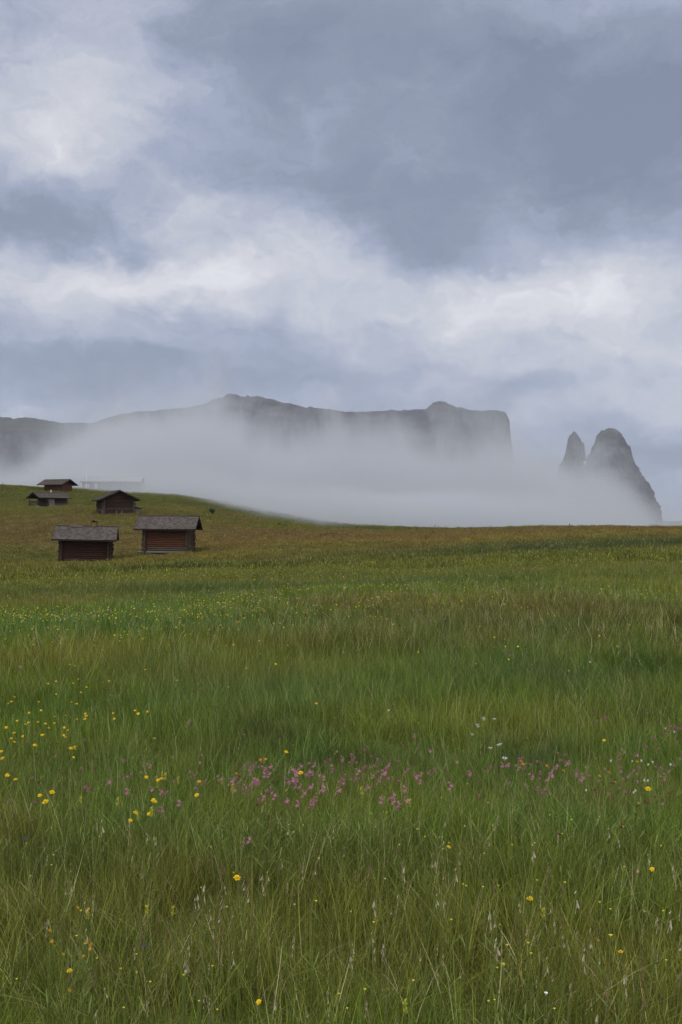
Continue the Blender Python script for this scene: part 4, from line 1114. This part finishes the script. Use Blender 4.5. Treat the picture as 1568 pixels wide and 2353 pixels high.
many('brown', cloudpts(40, 1150, 2090, 260, 110, 41, 1880) + cloudpts(30, 350, 2130, 220, 110, 42, 1880), 'brown withered seed head in the foreground grass', 'brown seed heads in the foreground', 1.0)

# small distant flowers nobody could count
def far_flowers():
    rg = random.Random(99); m1 = MB(); V = []
    zones = [(520, 84, 15, 6, 2600, 0), (330, 76, 12, 4, 900, 0), (1250, 108, 40, 9, 2600, 0), (80, 42, 9, 4, 1500, 1), (300, 36, 10, 4, 900, 1), (560, 40, 9, 4, 450, 1), (60, 15, 3.5, 1.8, 520, 1), (300, 17, 4, 2.4, 450, 1), (250, 14, 4, 1.4, 260, 0), (640, 15, 3.0, 1.2, 200, 2), (520, 14, 3.0, 1.6, 200, 2), (300, 14, 4, 1.6, 120, 2), (700, 17, 5, 3, 120, 1),
             (1130, 22, 3.2, 1.2, 60, 1), (1375, 24, .5, .5, 26, 1), (1535, 15.5, .6, .4, 24, 0), (1200, 40, 18, 8, 420, 3), (1450, 46, 10, 6, 200, 3), (900, 40, 16, 12, 500, 1), (170, 11.5, 2.6, 1.6, 150, 0), (100, 11.5, 1.2, 1.0, 60, 2), (700, 13, 6, 5, 90, 1), (1100, 14, 5, 6, 120, 1), (480, 52, 6, 1.4, 160, 3), (1420, 13, 2.5, 3, 50, 2)]
    out = {0: MB(), 1: MB(), 2: MB(), 3: MB()}
    for X, r, sx, sy, n, k in zones:
        cx_, cy_, _ = spot(X, r)
        xs = np.array([rg.gauss(cx_, sx) for _ in range(n)]); ys = np.array([rg.gauss(cy_, sy) for _ in range(n)])
        keep = (fbm(xs / 1.5, ys / .9, seed=50 + k, oct=3) > -.10) & (ys > 8)
        for x, y, z in zip(xs[keep], ys[keep], height(xs[keep], ys[keep])):
            dd = math.hypot(x, y); c = Vector((x, y, z + (.31 if dd < 30 else .26) + rg.uniform(-.05, .08))); s_ = (.0115 if dd < 30 else .016 if dd < 60 else .026) * rg.uniform(.7, 1.4)
            if k == 3: s_ *= .8
            u = Vector((rg.gauss(0, 1), rg.gauss(0, 1), rg.gauss(0, .5))).normalized() * s_; v = Vector((0, 0, 1)).cross(u).normalized() * s_; w_ = Vector((0, 0, s_ * .7))
            a = rg.random()
            out[k].add([c - u, c - v, c + u, c + v, c + w_, c - w_], [(0, 1, 4), (1, 2, 4), (2, 3, 4), (3, 0, 4), (1, 0, 5), (2, 1, 5), (3, 2, 5), (0, 3, 5)], [a] * 6)
    for k, (mat, lab) in enumerate(((P_GLD, 'golden buttercups spread in bands over the far meadow'), (P_LEM, 'small yellow flowers sprinkled over the middle meadow'), (P_PNK, 'small pink flowers sprinkled in the middle meadow'), (P_WHT, 'whitish seed tufts sprinkled over the right meadow'))):
        me = mesh_np('distant_flowers', out[k].v, out[k].f, mat, False, {'wear': out[k].w}); o = link('distant_flowers', me); tag(o, lab, 'flowers', kind='stuff')
far_flowers()
print('OBJECTS TOTAL', len(bpy.data.objects))
